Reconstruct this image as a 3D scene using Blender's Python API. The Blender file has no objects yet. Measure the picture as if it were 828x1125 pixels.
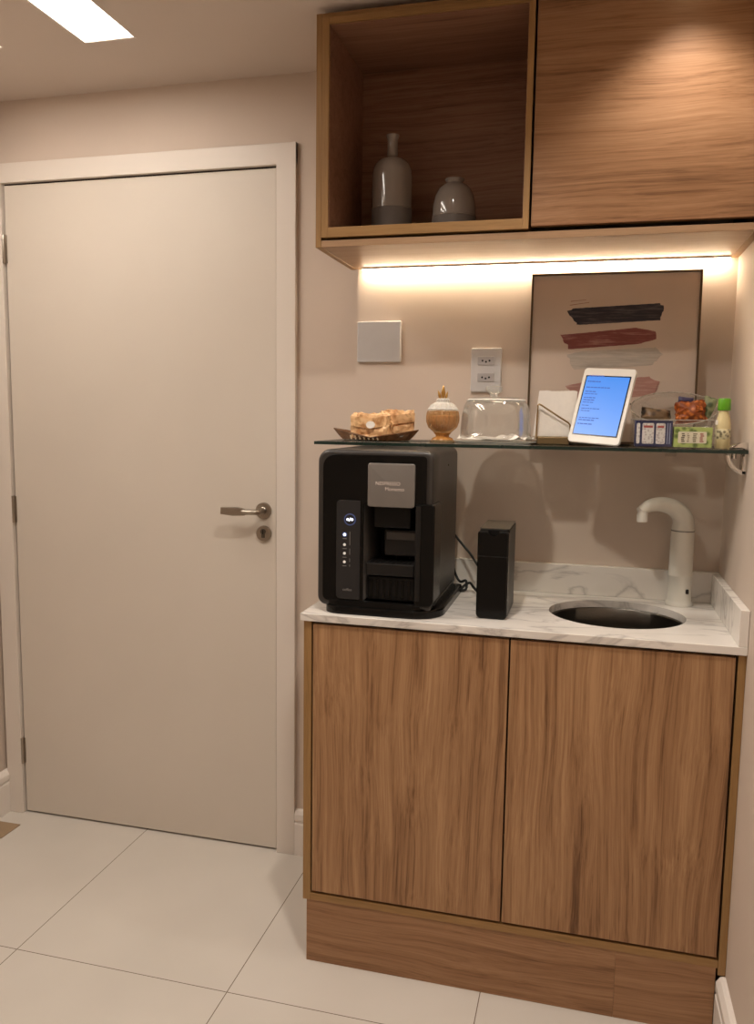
import bpy, bmesh, math, random
from math import sin, cos, pi, radians
from mathutils import Vector, Matrix, noise

random.seed(7)
SC = bpy.context.scene
COL = SC.collection

# ------------------------------------------------------------------ helpers
def world_loc(o):
    v = Vector((0, 0, 0))
    while o is not None:
        v += o.location
        o = o.parent
    return v

def tag(o, label=None, cat=None, group=None, kind=None):
    if label: o['label'] = label
    if cat: o['category'] = cat
    if group: o['group'] = group
    if kind: o['kind'] = kind
    return o

def thing(name, loc, label, cat, group=None):
    o = bpy.data.objects.new(name, None)
    o.empty_display_size = 0.05
    COL.objects.link(o)
    o.location = loc
    return tag(o, label, cat, group)

def obj(name, bm, mats, parent=None, smooth=False, loc=None, angle=40):
    """link bm (authored in world coordinates) as one mesh object"""
    if not isinstance(mats, (list, tuple)): mats = [mats]
    me = bpy.data.meshes.new(name)
    if parent is not None:
        off = world_loc(parent)
    elif loc is not None:
        off = Vector(loc)
    else:
        xs = [v.co.x for v in bm.verts]; ys = [v.co.y for v in bm.verts]; zs = [v.co.z for v in bm.verts]
        off = Vector(((min(xs)+max(xs))/2, (min(ys)+max(ys))/2, min(zs)))
    bmesh.ops.translate(bm, verts=bm.verts, vec=-off)
    bm.normal_update()
    if smooth:
        for f in bm.faces: f.smooth = True
        for e in bm.edges:
            if len(e.link_faces) == 2 and e.calc_face_angle(0) > radians(angle): e.smooth = False
    bm.to_mesh(me); bm.free()
    for m in mats: me.materials.append(m)
    o = bpy.data.objects.new(name, me)
    COL.objects.link(o)
    if parent is not None: o.parent = parent
    else: o.location = off
    return o

def struct(name, bm, mats, smooth=False):
    o = obj(name, bm, mats, smooth=smooth)
    o['kind'] = 'structure'
    return o

def NB(): return bmesh.new()

def merge(bm, tmp, mi=0, mat=None):
    if mat is not None: bmesh.ops.transform(tmp, matrix=mat, verts=tmp.verts)
    vm = {v: bm.verts.new(v.co) for v in tmp.verts}
    for f in tmp.faces:
        try:
            nf = bm.faces.new([vm[v] for v in f.verts]); nf.material_index = mi if mi >= 0 else f.material_index
        except ValueError: pass
    tmp.free()
    return bm

def box(bm, x0, x1, y0, y1, z0, z1, bev=0.0, seg=2, mi=0, mat=None):
    t = bmesh.new()
    bmesh.ops.create_cube(t, size=1)
    for v in t.verts:
        v.co = Vector((x0+(v.co.x+.5)*(x1-x0), y0+(v.co.y+.5)*(y1-y0), z0+(v.co.z+.5)*(z1-z0)))
    if bev > 0:
        bmesh.ops.bevel(t, geom=t.edges[:], offset=bev, segments=seg, profile=.5, affect='EDGES', clamp_overlap=True)
    return merge(bm, t, mi, mat)

def prism_xz(bm, pts, y0, y1, mi=0, bev=0.0, seg=2, mat=None):
    """polygon in the XZ plane extruded along Y"""
    t = bmesh.new()
    a = [t.verts.new((x, y0, z)) for x, z in pts]
    b = [t.verts.new((x, y1, z)) for x, z in pts]
    n = len(pts)
    t.faces.new(a); t.faces.new(list(reversed(b)))
    for i in range(n):
        t.faces.new([a[i], b[i], b[(i+1) % n], a[(i+1) % n]])
    bmesh.ops.recalc_face_normals(t, faces=t.faces)
    if bev > 0:
        es = [e for e in t.edges if abs(e.verts[0].co.y-e.verts[1].co.y) < 1e-6 and abs(e.verts[0].co.y-y0) < 1e-6]
        bmesh.ops.bevel(t, geom=es, offset=bev, segments=seg, profile=.5, affect='EDGES', clamp_overlap=True)
    return merge(bm, t, mi, mat)

def prism_xy(bm, pts, z0, z1, mi=0, mat=None, bev=0.0):
    t = bmesh.new()
    a = [t.verts.new((x, y, z0)) for x, y in pts]
    b = [t.verts.new((x, y, z1)) for x, y in pts]
    n = len(pts)
    t.faces.new(list(reversed(a))); t.faces.new(b)
    for i in range(n):
        t.faces.new([a[i], a[(i+1) % n], b[(i+1) % n], b[i]])
    bmesh.ops.recalc_face_normals(t, faces=t.faces)
    if bev > 0:
        es = [e for e in t.edges if abs(e.verts[0].co.z-z1) < 1e-6 and abs(e.verts[1].co.z-z1) < 1e-6]
        bmesh.ops.bevel(t, geom=es, offset=bev, segments=2, profile=.5, affect='EDGES', clamp_overlap=True)
    return merge(bm, t, mi, mat)

def prism_yz(bm, pts, x0, x1, mi=0, mat=None):
    t = bmesh.new()
    a = [t.verts.new((x0, y, z)) for y, z in pts]
    b = [t.verts.new((x1, y, z)) for y, z in pts]
    n = len(pts)
    t.faces.new(a); t.faces.new(list(reversed(b)))
    for i in range(n):
        t.faces.new([a[i], b[i], b[(i+1) % n], a[(i+1) % n]])
    bmesh.ops.recalc_face_normals(t, faces=t.faces)
    return merge(bm, t, mi, mat)

def rrect(x0, x1, z0, z1, r, n=6):
    """rounded rectangle outline; r = single radius or (bl, br, tr, tl)"""
    if not isinstance(r, (list, tuple)): r = (r,)*4
    out = []
    for (cx, cz, sx, sz, a0), rr in zip(((x0, z0, 1, 1, pi), (x1, z0, -1, 1, 1.5*pi), (x1, z1, -1, -1, 0), (x0, z1, 1, -1, .5*pi)), r):
        if rr <= 0: out.append((cx, cz)); continue
        ox, oz = cx+sx*rr, cz+sz*rr
        for i in range(n+1):
            a = a0+.5*pi*i/n
            out.append((ox+rr*cos(a), oz+rr*sin(a)))
    return out

def lathe(bm, prof, c, n=40, mi=0, axis='z', flute=None, caps=True, mat=None):
    """prof: list of (radius, height); c: centre; flute(angle, r, h) -> radius"""
    t = bmesh.new()
    rings = []
    for r, h in prof:
        ring = []
        if r < 1e-6:
            ring = [t.verts.new((0, 0, h))]
        else:
            for i in range(n):
                a = 2*pi*i/n
                rr = flute(a, r, h) if flute else r
                ring.append(t.verts.new((rr*cos(a), rr*sin(a), h)))
        rings.append(ring)
    for A, B in zip(rings, rings[1:]):
        for i in range(n):
            j = (i+1) % n
            if len(A) == 1 and len(B) == 1: break
            if len(A) == 1: t.faces.new([A[0], B[i], B[j]])
            elif len(B) == 1: t.faces.new([A[i], A[j], B[0]])
            else: t.faces.new([A[i], A[j], B[j], B[i]])
    if caps:
        if len(rings[0]) > 1: t.faces.new(list(reversed(rings[0])))
        if len(rings[-1]) > 1: t.faces.new(rings[-1])
    bmesh.ops.recalc_face_normals(t, faces=t.faces)
    M = Matrix.Translation(Vector(c))
    if axis == 'y': M = M @ Matrix.Rotation(pi/2, 4, 'X')      # +h -> -Y (towards the camera)
    if axis == 'x': M = M @ Matrix.Rotation(pi/2, 4, 'Y')      # +h -> +X
    if mat is not None: M = mat @ M
    return merge(bm, t, mi, M)

def tube(bm, pts, rad, n=12, mi=0, caps=True, flat=None):
    """sweep a circle along pts; rad is a number or a list; flat=(sx, sy) scales the section"""
    pts = [Vector(p) for p in pts]
    if not isinstance(rad, (list, tuple)): rad = [rad]*len(pts)
    t = bmesh.new()
    rings = []
    prev = None
    for i, p in enumerate(pts):
        d = (pts[min(i+1, len(pts)-1)]-pts[max(i-1, 0)]).normalized()
        if prev is None:
            u = d.cross(Vector((0, 0, 1)))
            if u.length < 1e-3: u = d.cross(Vector((0, 1, 0)))
            u.normalize()
        else:
            u = (prev-d*prev.dot(d)).normalized()
        w = d.cross(u).normalized(); prev = u
        fx, fy = flat if flat else (1, 1)
        rings.append([t.verts.new(p+rad[i]*(fx*cos(2*pi*k/n)*u+fy*sin(2*pi*k/n)*w)) for k in range(n)])
    for A, B in zip(rings, rings[1:]):
        for k in range(n):
            t.faces.new([A[k], A[(k+1) % n], B[(k+1) % n], B[k]])
    if caps:
        t.faces.new(list(reversed(rings[0]))); t.faces.new(rings[-1])
    bmesh.ops.recalc_face_normals(t, faces=t.faces)
    return merge(bm, t, mi)

def spline(ctrl, n=10):
    """Catmull-Rom through the points"""
    P = [Vector(p) for p in ctrl]
    P = [2*P[0]-P[1]]+P+[2*P[-1]-P[-2]]
    out = []
    for i in range(1, len(P)-2):
        for k in range(n):
            t = k/n
            a, b, c, d = P[i-1], P[i], P[i+1], P[i+2]
            out.append(.5*((2*b)+(c-a)*t+(2*a-5*b+4*c-d)*t*t+(3*b-a-3*c+d)*t**3))
    out.append(P[-2].copy())
    return out

def cut(o, cbm):
    """boolean difference of a mesh object with a bmesh in world coordinates (applied)"""
    me = bpy.data.meshes.new('tmp_cut')
    bmesh.ops.recalc_face_normals(cbm, faces=cbm.faces)
    cbm.to_mesh(me); cbm.free()
    c = bpy.data.objects.new('tmp_cut', me)
    COL.objects.link(c)
    m = o.modifiers.new('b', 'BOOLEAN'); m.operation = 'DIFFERENCE'; m.object = c; m.solver = 'EXACT'
    bpy.context.view_layer.update()
    dg = bpy.context.evaluated_depsgraph_get()
    nm = bpy.data.meshes.new_from_object(o.evaluated_get(dg))
    o.modifiers.clear()
    old = o.data
    nm.name = old.name
    o.data = nm
    bpy.data.meshes.remove(old)
    bpy.data.objects.remove(c); bpy.data.meshes.remove(me)

def text_bm(body, size, origin, extrude=.0003, align='LEFT', bold=0.0, mat=None):
    """text standing in the XZ plane, facing -Y"""
    cu = bpy.data.curves.new('t', 'FONT')
    cu.body = body; cu.size = size; cu.extrude = extrude; cu.align_x = align; cu.offset = bold
    o = bpy.data.objects.new('t', cu); COL.objects.link(o)
    bpy.context.view_layer.update()
    dg = bpy.context.evaluated_depsgraph_get()
    me = bpy.data.meshes.new_from_object(o.evaluated_get(dg))
    bpy.data.objects.remove(o); bpy.data.curves.remove(cu)
    b = bmesh.new(); b.from_mesh(me); bpy.data.meshes.remove(me)
    M = Matrix.Translation(Vector(origin)) @ Matrix.Rotation(pi/2, 4, 'X')
    if mat is not None: M = mat @ M
    bmesh.ops.transform(b, matrix=M, verts=b.verts)
    return b

# ------------------------------------------------------------------ materials
def s2l(c): return tuple(((x/255)/12.92 if x/255 <= .04045 else ((x/255+.055)/1.055)**2.4) for x in c)+(1,)

def base_mat(name):
    m = bpy.data.materials.new(name); m.use_nodes = True
    nt = m.node_tree
    return m, nt, nt.nodes['Principled BSDF'], nt.nodes['Material Output']

def N(nt, t, **kw):
    n = nt.nodes.new(t)
    for k, v in kw.items():
        if k.startswith('i_'): n.inputs[k[2:].replace('_', ' ')].default_value = v
        else: setattr(n, k, v)
    return n

def pmat(name, col, rough=.5, metal=0, spec=.5, coat=0, noise_amt=.04, nscale=30, bump=0.0, bscale=200, emis=None, estr=0, coat_rough=.05, stretch=(1, 1, 1)):
    """principled material with a little procedural colour variation and bump"""
    m, nt, p, out = base_mat(name)
    c = s2l(col)
    tc = N(nt, 'ShaderNodeTexCoord')
    mp = N(nt, 'ShaderNodeMapping'); mp.inputs['Scale'].default_value = stretch
    nt.links.new(tc.outputs['Object'], mp.inputs[0])
    nz = N(nt, 'ShaderNodeTexNoise'); nz.inputs['Scale'].default_value = nscale; nz.inputs['Detail'].default_value = 4
    nt.links.new(mp.outputs[0], nz.inputs['Vector'])
    rp = N(nt, 'ShaderNodeValToRGB')
    k0, k1 = 1-noise_amt, 1+noise_amt
    rp.color_ramp.elements[0].position = .3; rp.color_ramp.elements[1].position = .7
    rp.color_ramp.elements[0].color = tuple(min(1, x*k0) for x in c[:3])+(1,)
    rp.color_ramp.elements[1].color = tuple(min(1, x*k1) for x in c[:3])+(1,)
    nt.links.new(nz.outputs['Fac'], rp.inputs[0]); nt.links.new(rp.outputs[0], p.inputs['Base Color'])
    p.inputs['Roughness'].default_value = rough; p.inputs['Metallic'].default_value = metal
    p.inputs['Specular IOR Level'].default_value = spec
    p.inputs['Coat Weight'].default_value = coat; p.inputs['Coat Roughness'].default_value = coat_rough
    if bump > 0:
        n2 = N(nt, 'ShaderNodeTexNoise'); n2.inputs['Scale'].default_value = bscale; n2.inputs['Detail'].default_value = 3
        nt.links.new(mp.outputs[0], n2.inputs['Vector'])
        b = N(nt, 'ShaderNodeBump'); b.inputs['Strength'].default_value = bump; b.inputs['Distance'].default_value = .002
        nt.links.new(n2.outputs['Fac'], b.inputs['Height']); nt.links.new(b.outputs[0], p.inputs['Normal'])
    if emis is not None:
        p.inputs['Emission Color'].default_value = s2l(emis); p.inputs['Emission Strength'].default_value = estr
    return m

def wood(name, axis, dark, mid, light, seed=0.0, rough=.42, contrast=1.0):
    """long-grained walnut laminate, grain along the given axis"""
    m, nt, p, out = base_mat(name)
    L = nt.links.new
    tc = N(nt, 'ShaderNodeTexCoord')
    oi = N(nt, 'ShaderNodeObjectInfo')
    add = N(nt, 'ShaderNodeVectorMath', operation='ADD')
    cmb = N(nt, 'ShaderNodeCombineXYZ')
    mul = N(nt, 'ShaderNodeMath', operation='MULTIPLY_ADD'); mul.inputs[1].default_value = 7.0; mul.inputs[2].default_value = seed
    L(oi.outputs['Random'], mul.inputs[0])
    for k in range(3): L(mul.outputs[0], cmb.inputs[k])
    L(tc.outputs['Object'], add.inputs[0]); L(cmb.outputs[0], add.inputs[1])
    def mapped(along, across):
        mp = N(nt, 'ShaderNodeMapping')
        s = [across]*3; s['xyz'.index(axis)] = along
        mp.inputs['Scale'].default_value = s
        L(add.outputs[0], mp.inputs[0]); return mp
    # slow wandering of the grain
    mw = mapped(1.3, 4.0)
    nw = N(nt, 'ShaderNodeTexNoise'); nw.inputs['Scale'].default_value = 1.6; nw.inputs['Detail'].default_value = 1.5
    L(mw.outputs[0], nw.inputs['Vector'])
    sc = N(nt, 'ShaderNodeVectorMath', operation='SCALE'); sc.inputs['Scale'].default_value = .055
    sub = N(nt, 'ShaderNodeVectorMath', operation='SUBTRACT'); sub.inputs[1].default_value = (.5, .5, .5)
    L(nw.outputs['Color'], sub.inputs[0]); L(sub.outputs[0], sc.inputs[0])
    add2 = N(nt, 'ShaderNodeVectorMath', operation='ADD'); L(add.outputs[0], add2.inputs[0]); L(sc.outputs[0], add2.inputs[1])
    def streak(along, across, det, ro=.55):
        mp = N(nt, 'ShaderNodeMapping')
        s = [across]*3; s['xyz'.index(axis)] = along
        mp.inputs['Scale'].default_value = s
        L(add2.outputs[0], mp.inputs[0])
        n = N(nt, 'ShaderNodeTexNoise'); n.inputs['Scale'].default_value = 1; n.inputs['Detail'].default_value = det
        n.inputs['Roughness'].default_value = ro
        L(mp.outputs[0], n.inputs['Vector']); return n
    a = streak(.7, 44, 3); b = streak(2.2, 150, 4, .7); c = streak(16, 500, 2)
    d = streak(.6, 7, 2)
    def mad(x, k, y=None, off=0.0):
        n = N(nt, 'ShaderNodeMath', operation='MULTIPLY_ADD'); n.inputs[1].default_value = k
        L(x, n.inputs[0])
        if y is None: n.inputs[2].default_value = off
        else: L(y, n.inputs[2])
        return n.outputs[0]
    v = mad(a.outputs['Fac'], .42*contrast)
    v = mad(b.outputs['Fac'], .56*contrast, v)
    v = mad(c.outputs['Fac'], .16, v)
    v = mad(d.outputs['Fac'], .26, v, )
    v2 = N(nt, 'ShaderNodeMath', operation='ADD'); v2.inputs[1].default_value = -(.49*contrast+.21)+.5
    L(v, v2.inputs[0])
    rp = N(nt, 'ShaderNodeValToRGB')
    e = rp.color_ramp.elements
    e[0].position = .33; e[0].color = s2l(dark); e[1].position = .68; e[1].color = s2l(light)
    q = e.new(.47); q.color = s2l(mid)
    L(v2.outputs[0], rp.inputs[0]); L(rp.outputs[0], p.inputs['Base Color'])
    p.inputs['Roughness'].default_value = rough
    p.inputs['Specular IOR Level'].default_value = .35
    bp = N(nt, 'ShaderNodeBump'); bp.inputs['Strength'].default_value = .12; bp.inputs['Distance'].default_value = .001
    L(b.outputs['Fac'], bp.inputs['Height']); L(bp.outputs[0], p.inputs['Normal'])
    return m

def thin_glass(name, tint=(.97, .98, .97), refl=1.0, rough=0.02, haze=0.0, hazecol=(230, 230, 225), cap=.38):
    """thin clear sheet: transparent + fresnel reflection (+ a little diffuse haze)"""
    m = bpy.data.materials.new(name); m.use_nodes = True
    nt = m.node_tree; nt.nodes.clear(); L = nt.links.new
    out = N(nt, 'ShaderNodeOutputMaterial')
    tr = N(nt, 'ShaderNodeBsdfTransparent'); tr.inputs['Color'].default_value = tint+(1,)
    gl = N(nt, 'ShaderNodeBsdfGlossy'); gl.inputs['Roughness'].default_value = rough
    lw = N(nt, 'ShaderNodeFresnel'); lw.inputs['IOR'].default_value = 1.5
    mu = N(nt, 'ShaderNodeMath', operation='MULTIPLY'); mu.inputs[1].default_value = refl; mu.use_clamp = True
    mn = N(nt, 'ShaderNodeMath', operation='MINIMUM'); mn.inputs[1].default_value = cap
    L(lw.outputs[0], mu.inputs[0])
    mx = N(nt, 'ShaderNodeMixShader'); L(mu.outputs[0], mn.inputs[0]); L(mn.outputs[0], mx.inputs[0]); L(tr.outputs[0], mx.inputs[1]); L(gl.outputs[0], mx.inputs[2])
    last = mx.outputs[0]
    if haze > 0:
        df = N(nt, 'ShaderNodeBsdfDiffuse'); df.inputs['Color'].default_value = s2l(hazecol)
        nz = N(nt, 'ShaderNodeTexNoise'); nz.inputs['Scale'].default_value = 25
        mh = N(nt, 'ShaderNodeMath', operation='MULTIPLY'); mh.inputs[1].default_value = haze*2
        L(nz.outputs['Fac'], mh.inputs[0])
        m2 = N(nt, 'ShaderNodeMixShader'); L(mh.outputs[0], m2.inputs[0]); L(last, m2.inputs[1]); L(df.outputs[0], m2.inputs[2])
        last = m2.outputs[0]
    L(last, out.inputs['Surface'])
    return m

WARM = (1.0, .80, .58)
M = {}
M['wall'] = pmat('wall_paint', (204, 188, 174), rough=.7, noise_amt=.015, nscale=6, bump=.05, bscale=260)
M['ceiling'] = pmat('ceiling_paint', (206, 194, 184), rough=.85, noise_amt=.01, nscale=4)
M['door'] = pmat('door_lacquer', (208, 198, 186), rough=.45, noise_amt=.02, nscale=3, spec=.4)
M['casing'] = pmat('casing_lacquer', (218, 208, 198), rough=.45, noise_amt=.01, nscale=5)
M['skirting'] = pmat('skirting_white', (228, 220, 212), rough=.4, noise_amt=.01, nscale=8)
M['wood_v'] = wood('walnut_vertical', 'z', (102, 70, 44), (149, 110, 76), (178, 139, 101), 0, contrast=1.1)
M['wood_h'] = wood('walnut_horizontal', 'x', (104, 72, 46), (145, 106, 74), (170, 131, 97), 3, contrast=.9)
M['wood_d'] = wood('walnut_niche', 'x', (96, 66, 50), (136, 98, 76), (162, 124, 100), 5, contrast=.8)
M['edge'] = wood('edge_banding', 'x', (118, 88, 50), (146, 111, 68), (164, 128, 84), 8, contrast=.7)
M['edge_v'] = wood('edge_banding_upright', 'z', (118, 88, 50), (146, 111, 68), (164, 128, 84), 8, contrast=.7)
M['under'] = wood('underside_laminate', 'x', (140, 108, 78), (160, 128, 98), (176, 146, 116), 2, contrast=.6)
M['gap_shade'] = pmat('gap_shade_dark', (40, 28, 20), rough=.8)  # dark colour standing in for the shade inside gaps
M['chrome'] = pmat('chrome', (225, 222, 218), rough=.12, metal=1, noise_amt=.02)
M['nickel'] = pmat('satin_nickel', (165, 155, 143), rough=.32, metal=1, noise_amt=.04, nscale=80)
M['steel'] = pmat('brushed_steel', (104, 99, 92), rough=.34, metal=1, noise_amt=.08, nscale=60, stretch=(1, 1, 12))
M['rubber'] = pmat('black_rubber', (18, 17, 17), rough=.6)
M['gloss_black'] = pmat('gloss_black', (12, 11, 10), rough=.22, spec=.22, noise_amt=.1)
M['shell_black'] = pmat('satin_shell', (46, 42, 39), rough=.36, spec=.5, noise_amt=.05)
M['matt_black'] = pmat('matt_black', (14, 13, 12), spec=.25, rough=.45, noise_amt=.08)
M['dark_grey'] = pmat('dark_grey_plastic', (24, 22, 21), rough=.4, spec=.3, noise_amt=.05)
M['panel_grey'] = pmat('control_panel', (38, 36, 36), rough=.5, spec=.3, noise_amt=.06)
M['plate_silver'] = pmat('silver_plate', (120, 114, 109), rough=.4, metal=.2, noise_amt=.03)
M['print_pale'] = pmat('pale_print', (206, 192, 182), rough=.5)
M['print_grey'] = pmat('grey_print', (120, 116, 114), rough=.5)
M['led_blue'] = pmat('blue_led', (120, 160, 255), emis=(120, 165, 255), estr=3.0)
M['led_white'] = pmat('white_led', (235, 240, 255), emis=(225, 232, 255), estr=2.2)
M['led_dim'] = pmat('dim_led', (200, 196, 190), emis=(220, 215, 205), estr=.35)
M['icon_ring'] = pmat('icon_ring', (70, 84, 120), rough=.4, emis=(40, 60, 130), estr=.25)
M['smoke'] = thin_glass('smoked_plastic', (.34, .31, .27), refl=1.2, haze=.12, hazecol=(90, 84, 76))
M['white_plastic'] = pmat('white_plastic', (226, 222, 214), rough=.3, noise_amt=.01)
M['tap_white'] = pmat('tap_white', (224, 220, 210), rough=.28, noise_amt=.015, nscale=12, coat=.4)
M['plate_white'] = pmat('wall_plate', (196, 194, 194), rough=.4, noise_amt=.02)
M['module_grey'] = pmat('outlet_module', (172, 168, 168), rough=.45)
M['hole'] = pmat('socket_hole', (25, 22, 20), rough=.8)
M['glass'] = thin_glass('clear_glass', (.96, .98, .965))
M['acrylic'] = thin_glass('clear_acrylic', (.985, .985, .98), refl=.8, haze=.0, cap=.2)
M['dome_glass'] = thin_glass('dome_glass', (.97, .97, .965), refl=1.3, haze=.03, cap=.42)
M['shelf_glass'] = thin_glass('shelf_glass', (.93, .95, .94), refl=.8)
M['shelf_edge'] = pmat('glass_edge', (22, 40, 34), rough=.15, noise_amt=.15, nscale=20)
M['amber'] = thin_glass('amber_glass', (.90, .76, .56), refl=1.6, haze=.16, hazecol=(216, 180, 130), cap=.25)
M['gold'] = pmat('gold_metal', (190, 148, 82), rough=.3, metal=.9, noise_amt=.08)
M['brass_wire'] = pmat('antique_brass', (150, 124, 86), rough=.32, metal=.85)
M['paper'] = pmat('white_paper', (232, 226, 218), rough=.85, noise_amt=.03, nscale=60, bump=.3, bscale=90)
M['bronze'] = pmat('bronze_frame', (92, 74, 54), rough=.35, metal=.5, noise_amt=.06)
M['green_cap'] = pmat('green_cap', (92, 158, 28), rough=.35)
M['screen_black'] = pmat('tablet_bezel', (14, 18, 34), rough=.15)
M['vase'] = pmat('glazed_stoneware', (138, 129, 121), rough=.14, noise_amt=.04, nscale=20, coat=.7)
M['vase_base'] = pmat('matt_stoneware', (102, 95, 90), rough=.6, noise_amt=.05, nscale=40, bump=.2)
M['light'] = pmat('light_diffuser', (255, 250, 240), emis=(255, 246, 234), estr=15.0)
M['led_strip'] = pmat('led_diffuser', (255, 240, 210), emis=(255, 234, 202), estr=44.0)
M['lens'] = pmat('downlight_lens', (255, 250, 240), emis=(255, 226, 180), estr=8.0)

def kraft():
    m, nt, p, out = base_mat('kraft_paper'); L = nt.links.new
    tc = N(nt, 'ShaderNodeTexCoord')
    n = N(nt, 'ShaderNodeTexNoise'); n.inputs['Scale'].default_value = 38; n.inputs['Detail'].default_value = 4; n.inputs['Distortion'].default_value = .8
    L(tc.outputs['Object'], n.inputs['Vector'])
    r = N(nt, 'ShaderNodeValToRGB')
    e = r.color_ramp.elements
    e[0].position = .36; e[0].color = s2l((176, 122, 72)); e[1].position = .56; e[1].color = s2l((234, 192, 142))
    L(n.outputs['Fac'], r.inputs[0]); L(r.outputs[0], p.inputs['Base Color'])
    p.inputs['Roughness'].default_value = .5
    b = N(nt, 'ShaderNodeBump'); b.inputs['Strength'].default_value = .5; b.inputs['Distance'].default_value = .004
    L(n.outputs['Fac'], b.inputs['Height']); L(b.outputs[0], p.inputs['Normal'])
    return m
M['kraft'] = kraft()

def marble():
    m, nt, p, out = base_mat('white_marble'); L = nt.links.new
    tc = N(nt, 'ShaderNodeTexCoord')
    mp = N(nt, 'ShaderNodeMapping'); mp.inputs['Rotation'].default_value = (0, 0, radians(32)); mp.inputs['Scale'].default_value = (1.2, 4.2, 2.6)
    L(tc.outputs['Object'], mp.inputs[0])
    n = N(nt, 'ShaderNodeTexNoise'); n.inputs['Scale'].default_value = 2.6; n.inputs['Detail'].default_value = 7; n.inputs['Distortion'].default_value = 1.3
    L(mp.outputs[0], n.inputs['Vector'])
    # veins: thin band around 0.5
    a = N(nt, 'ShaderNodeMath', operation='SUBTRACT'); a.inputs[1].default_value = .5; L(n.outputs['Fac'], a.inputs[0])
    ab = N(nt, 'ShaderNodeMath', operation='ABSOLUTE'); L(a.outputs[0], ab.inputs[0])
    r = N(nt, 'ShaderNodeValToRGB'); e = r.color_ramp.elements
    e[0].position = 0; e[0].color = s2l((192, 186, 181)); e[1].position = .04; e[1].color = s2l((228, 222, 215))
    q = e.new(.012); q.color = s2l((210, 204, 198))
    L(ab.outputs[0], r.inputs[0])
    n2 = N(nt, 'ShaderNodeTexNoise'); n2.inputs['Scale'].default_value = 1.5; n2.inputs['Detail'].default_value = 4
    L(mp.outputs[0], n2.inputs['Vector'])
    r2 = N(nt, 'ShaderNodeValToRGB'); e = r2.color_ramp.elements
    e[0].position = .35; e[0].color = (.84, .83, .82, 1); e[1].position = .6; e[1].color = (1, 1, 1, 1)
    L(n2.outputs['Fac'], r2.inputs[0])
    mx = N(nt, 'ShaderNodeMix', data_type='RGBA', blend_type='MULTIPLY'); mx.inputs['Factor'].default_value = 1
    L(r.outputs[0], mx.inputs['A']); L(r2.outputs[0], mx.inputs['B'])
    L(mx.outputs['Result'], p.inputs['Base Color'])
    p.inputs['Roughness'].default_value = .22
    return m
M['marble'] = marble()

def tiles(TX_, TY_, ox, oy):
    m, nt, p, out = base_mat('porcelain_tiles'); L = nt.links.new
    tc = N(nt, 'ShaderNodeTexCoord')
    sp = N(nt, 'ShaderNodeSeparateXYZ')
    geo = N(nt, 'ShaderNodeNewGeometry'); L(geo.outputs['Position'], sp.inputs[0])
    masks = []
    for ax, o, T in (('X', ox, TX_), ('Y', oy, TY_)):
        s = N(nt, 'ShaderNodeMath', operation='SUBTRACT'); s.inputs[1].default_value = o; L(sp.outputs[ax], s.inputs[0])
        d = N(nt, 'ShaderNodeMath', operation='DIVIDE'); d.inputs[1].default_value = T; L(s.outputs[0], d.inputs[0])
        pp = N(nt, 'ShaderNodeMath', operation='PINGPONG'); pp.inputs[1].default_value = .5; L(d.outputs[0], pp.inputs[0])
        l = N(nt, 'ShaderNodeMath', operation='LESS_THAN'); l.inputs[1].default_value = .0011/T; L(pp.outputs[0], l.inputs[0])
        masks.append(l)
    mx = N(nt, 'ShaderNodeMath', operation='MAXIMUM'); L(masks[0].outputs[0], mx.inputs[0]); L(masks[1].outputs[0], mx.inputs[1])
    n = N(nt, 'ShaderNodeTexNoise'); n.inputs['Scale'].default_value = 2.2; n.inputs['Detail'].default_value = 3
    L(geo.outputs['Position'], n.inputs['Vector'])
    r = N(nt, 'ShaderNodeValToRGB'); e = r.color_ramp.elements
    e[0].position = .3; e[0].color = s2l((198, 191, 182)); e[1].position = .7; e[1].color = s2l((207, 200, 191))
    L(n.outputs['Fac'], r.inputs[0])
    c = N(nt, 'ShaderNodeMix', data_type='RGBA'); c.inputs['B'].default_value = s2l((112, 98, 84))
    L(mx.outputs[0], c.inputs['Factor']); L(r.outputs[0], c.inputs['A'])
    L(c.outputs['Result'], p.inputs['Base Color'])
    p.inputs['Roughness'].default_value = .1
    p.inputs['Specular IOR Level'].default_value = .45
    b = N(nt, 'ShaderNodeBump'); b.inputs['Strength'].default_value = .3; b.inputs['Distance'].default_value = .001; b.invert = True
    L(mx.outputs[0], b.inputs['Height']); L(b.outputs[0], p.inputs['Normal'])
    return m
M['tiles'] = tiles(.589, .66, .1225, -.608)

def stroke_mat(name, col, scratch, amt):
    """dry-brushed paint: streaks of the ground showing through"""
    m, nt, p, out = base_mat(name); L = nt.links.new
    tc = N(nt, 'ShaderNodeTexCoord')
    mp = N(nt, 'ShaderNodeMapping'); mp.inputs['Scale'].default_value = (14, 14, 160); L(tc.outputs['Object'], mp.inputs[0])
    n = N(nt, 'ShaderNodeTexNoise'); n.inputs['Scale'].default_value = 1; n.inputs['Detail'].default_value = 6; n.inputs['Roughness'].default_value = .65
    L(mp.outputs[0], n.inputs['Vector'])
    r = N(nt, 'ShaderNodeValToRGB'); e = r.color_ramp.elements
    e[0].position = .5; e[0].color = s2l(col); e[1].position = amt; e[1].color = s2l(scratch)
    q = e.new(.3); q.color = tuple(x*.8 for x in s2l(col)[:3])+(1,)
    L(n.outputs['Fac'], r.inputs[0]); L(r.outputs[0], p.inputs['Base Color'])
    p.inputs['Roughness'].default_value = .6
    return m

def fluted(name, tint, hz):
    return thin_glass(name, tint, refl=1.8, haze=hz)

# ------------------------------------------------------------------ room shell
XL, XR, YB, YD, YN, ZC = -1.003, 1.256, -3.3, .035, 0.0, 2.353
b = NB(); box(b, XL-.1, XR+.1, YB-.1, YD+.1, -.08, 0); struct('floor', b, M['tiles'])

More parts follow.
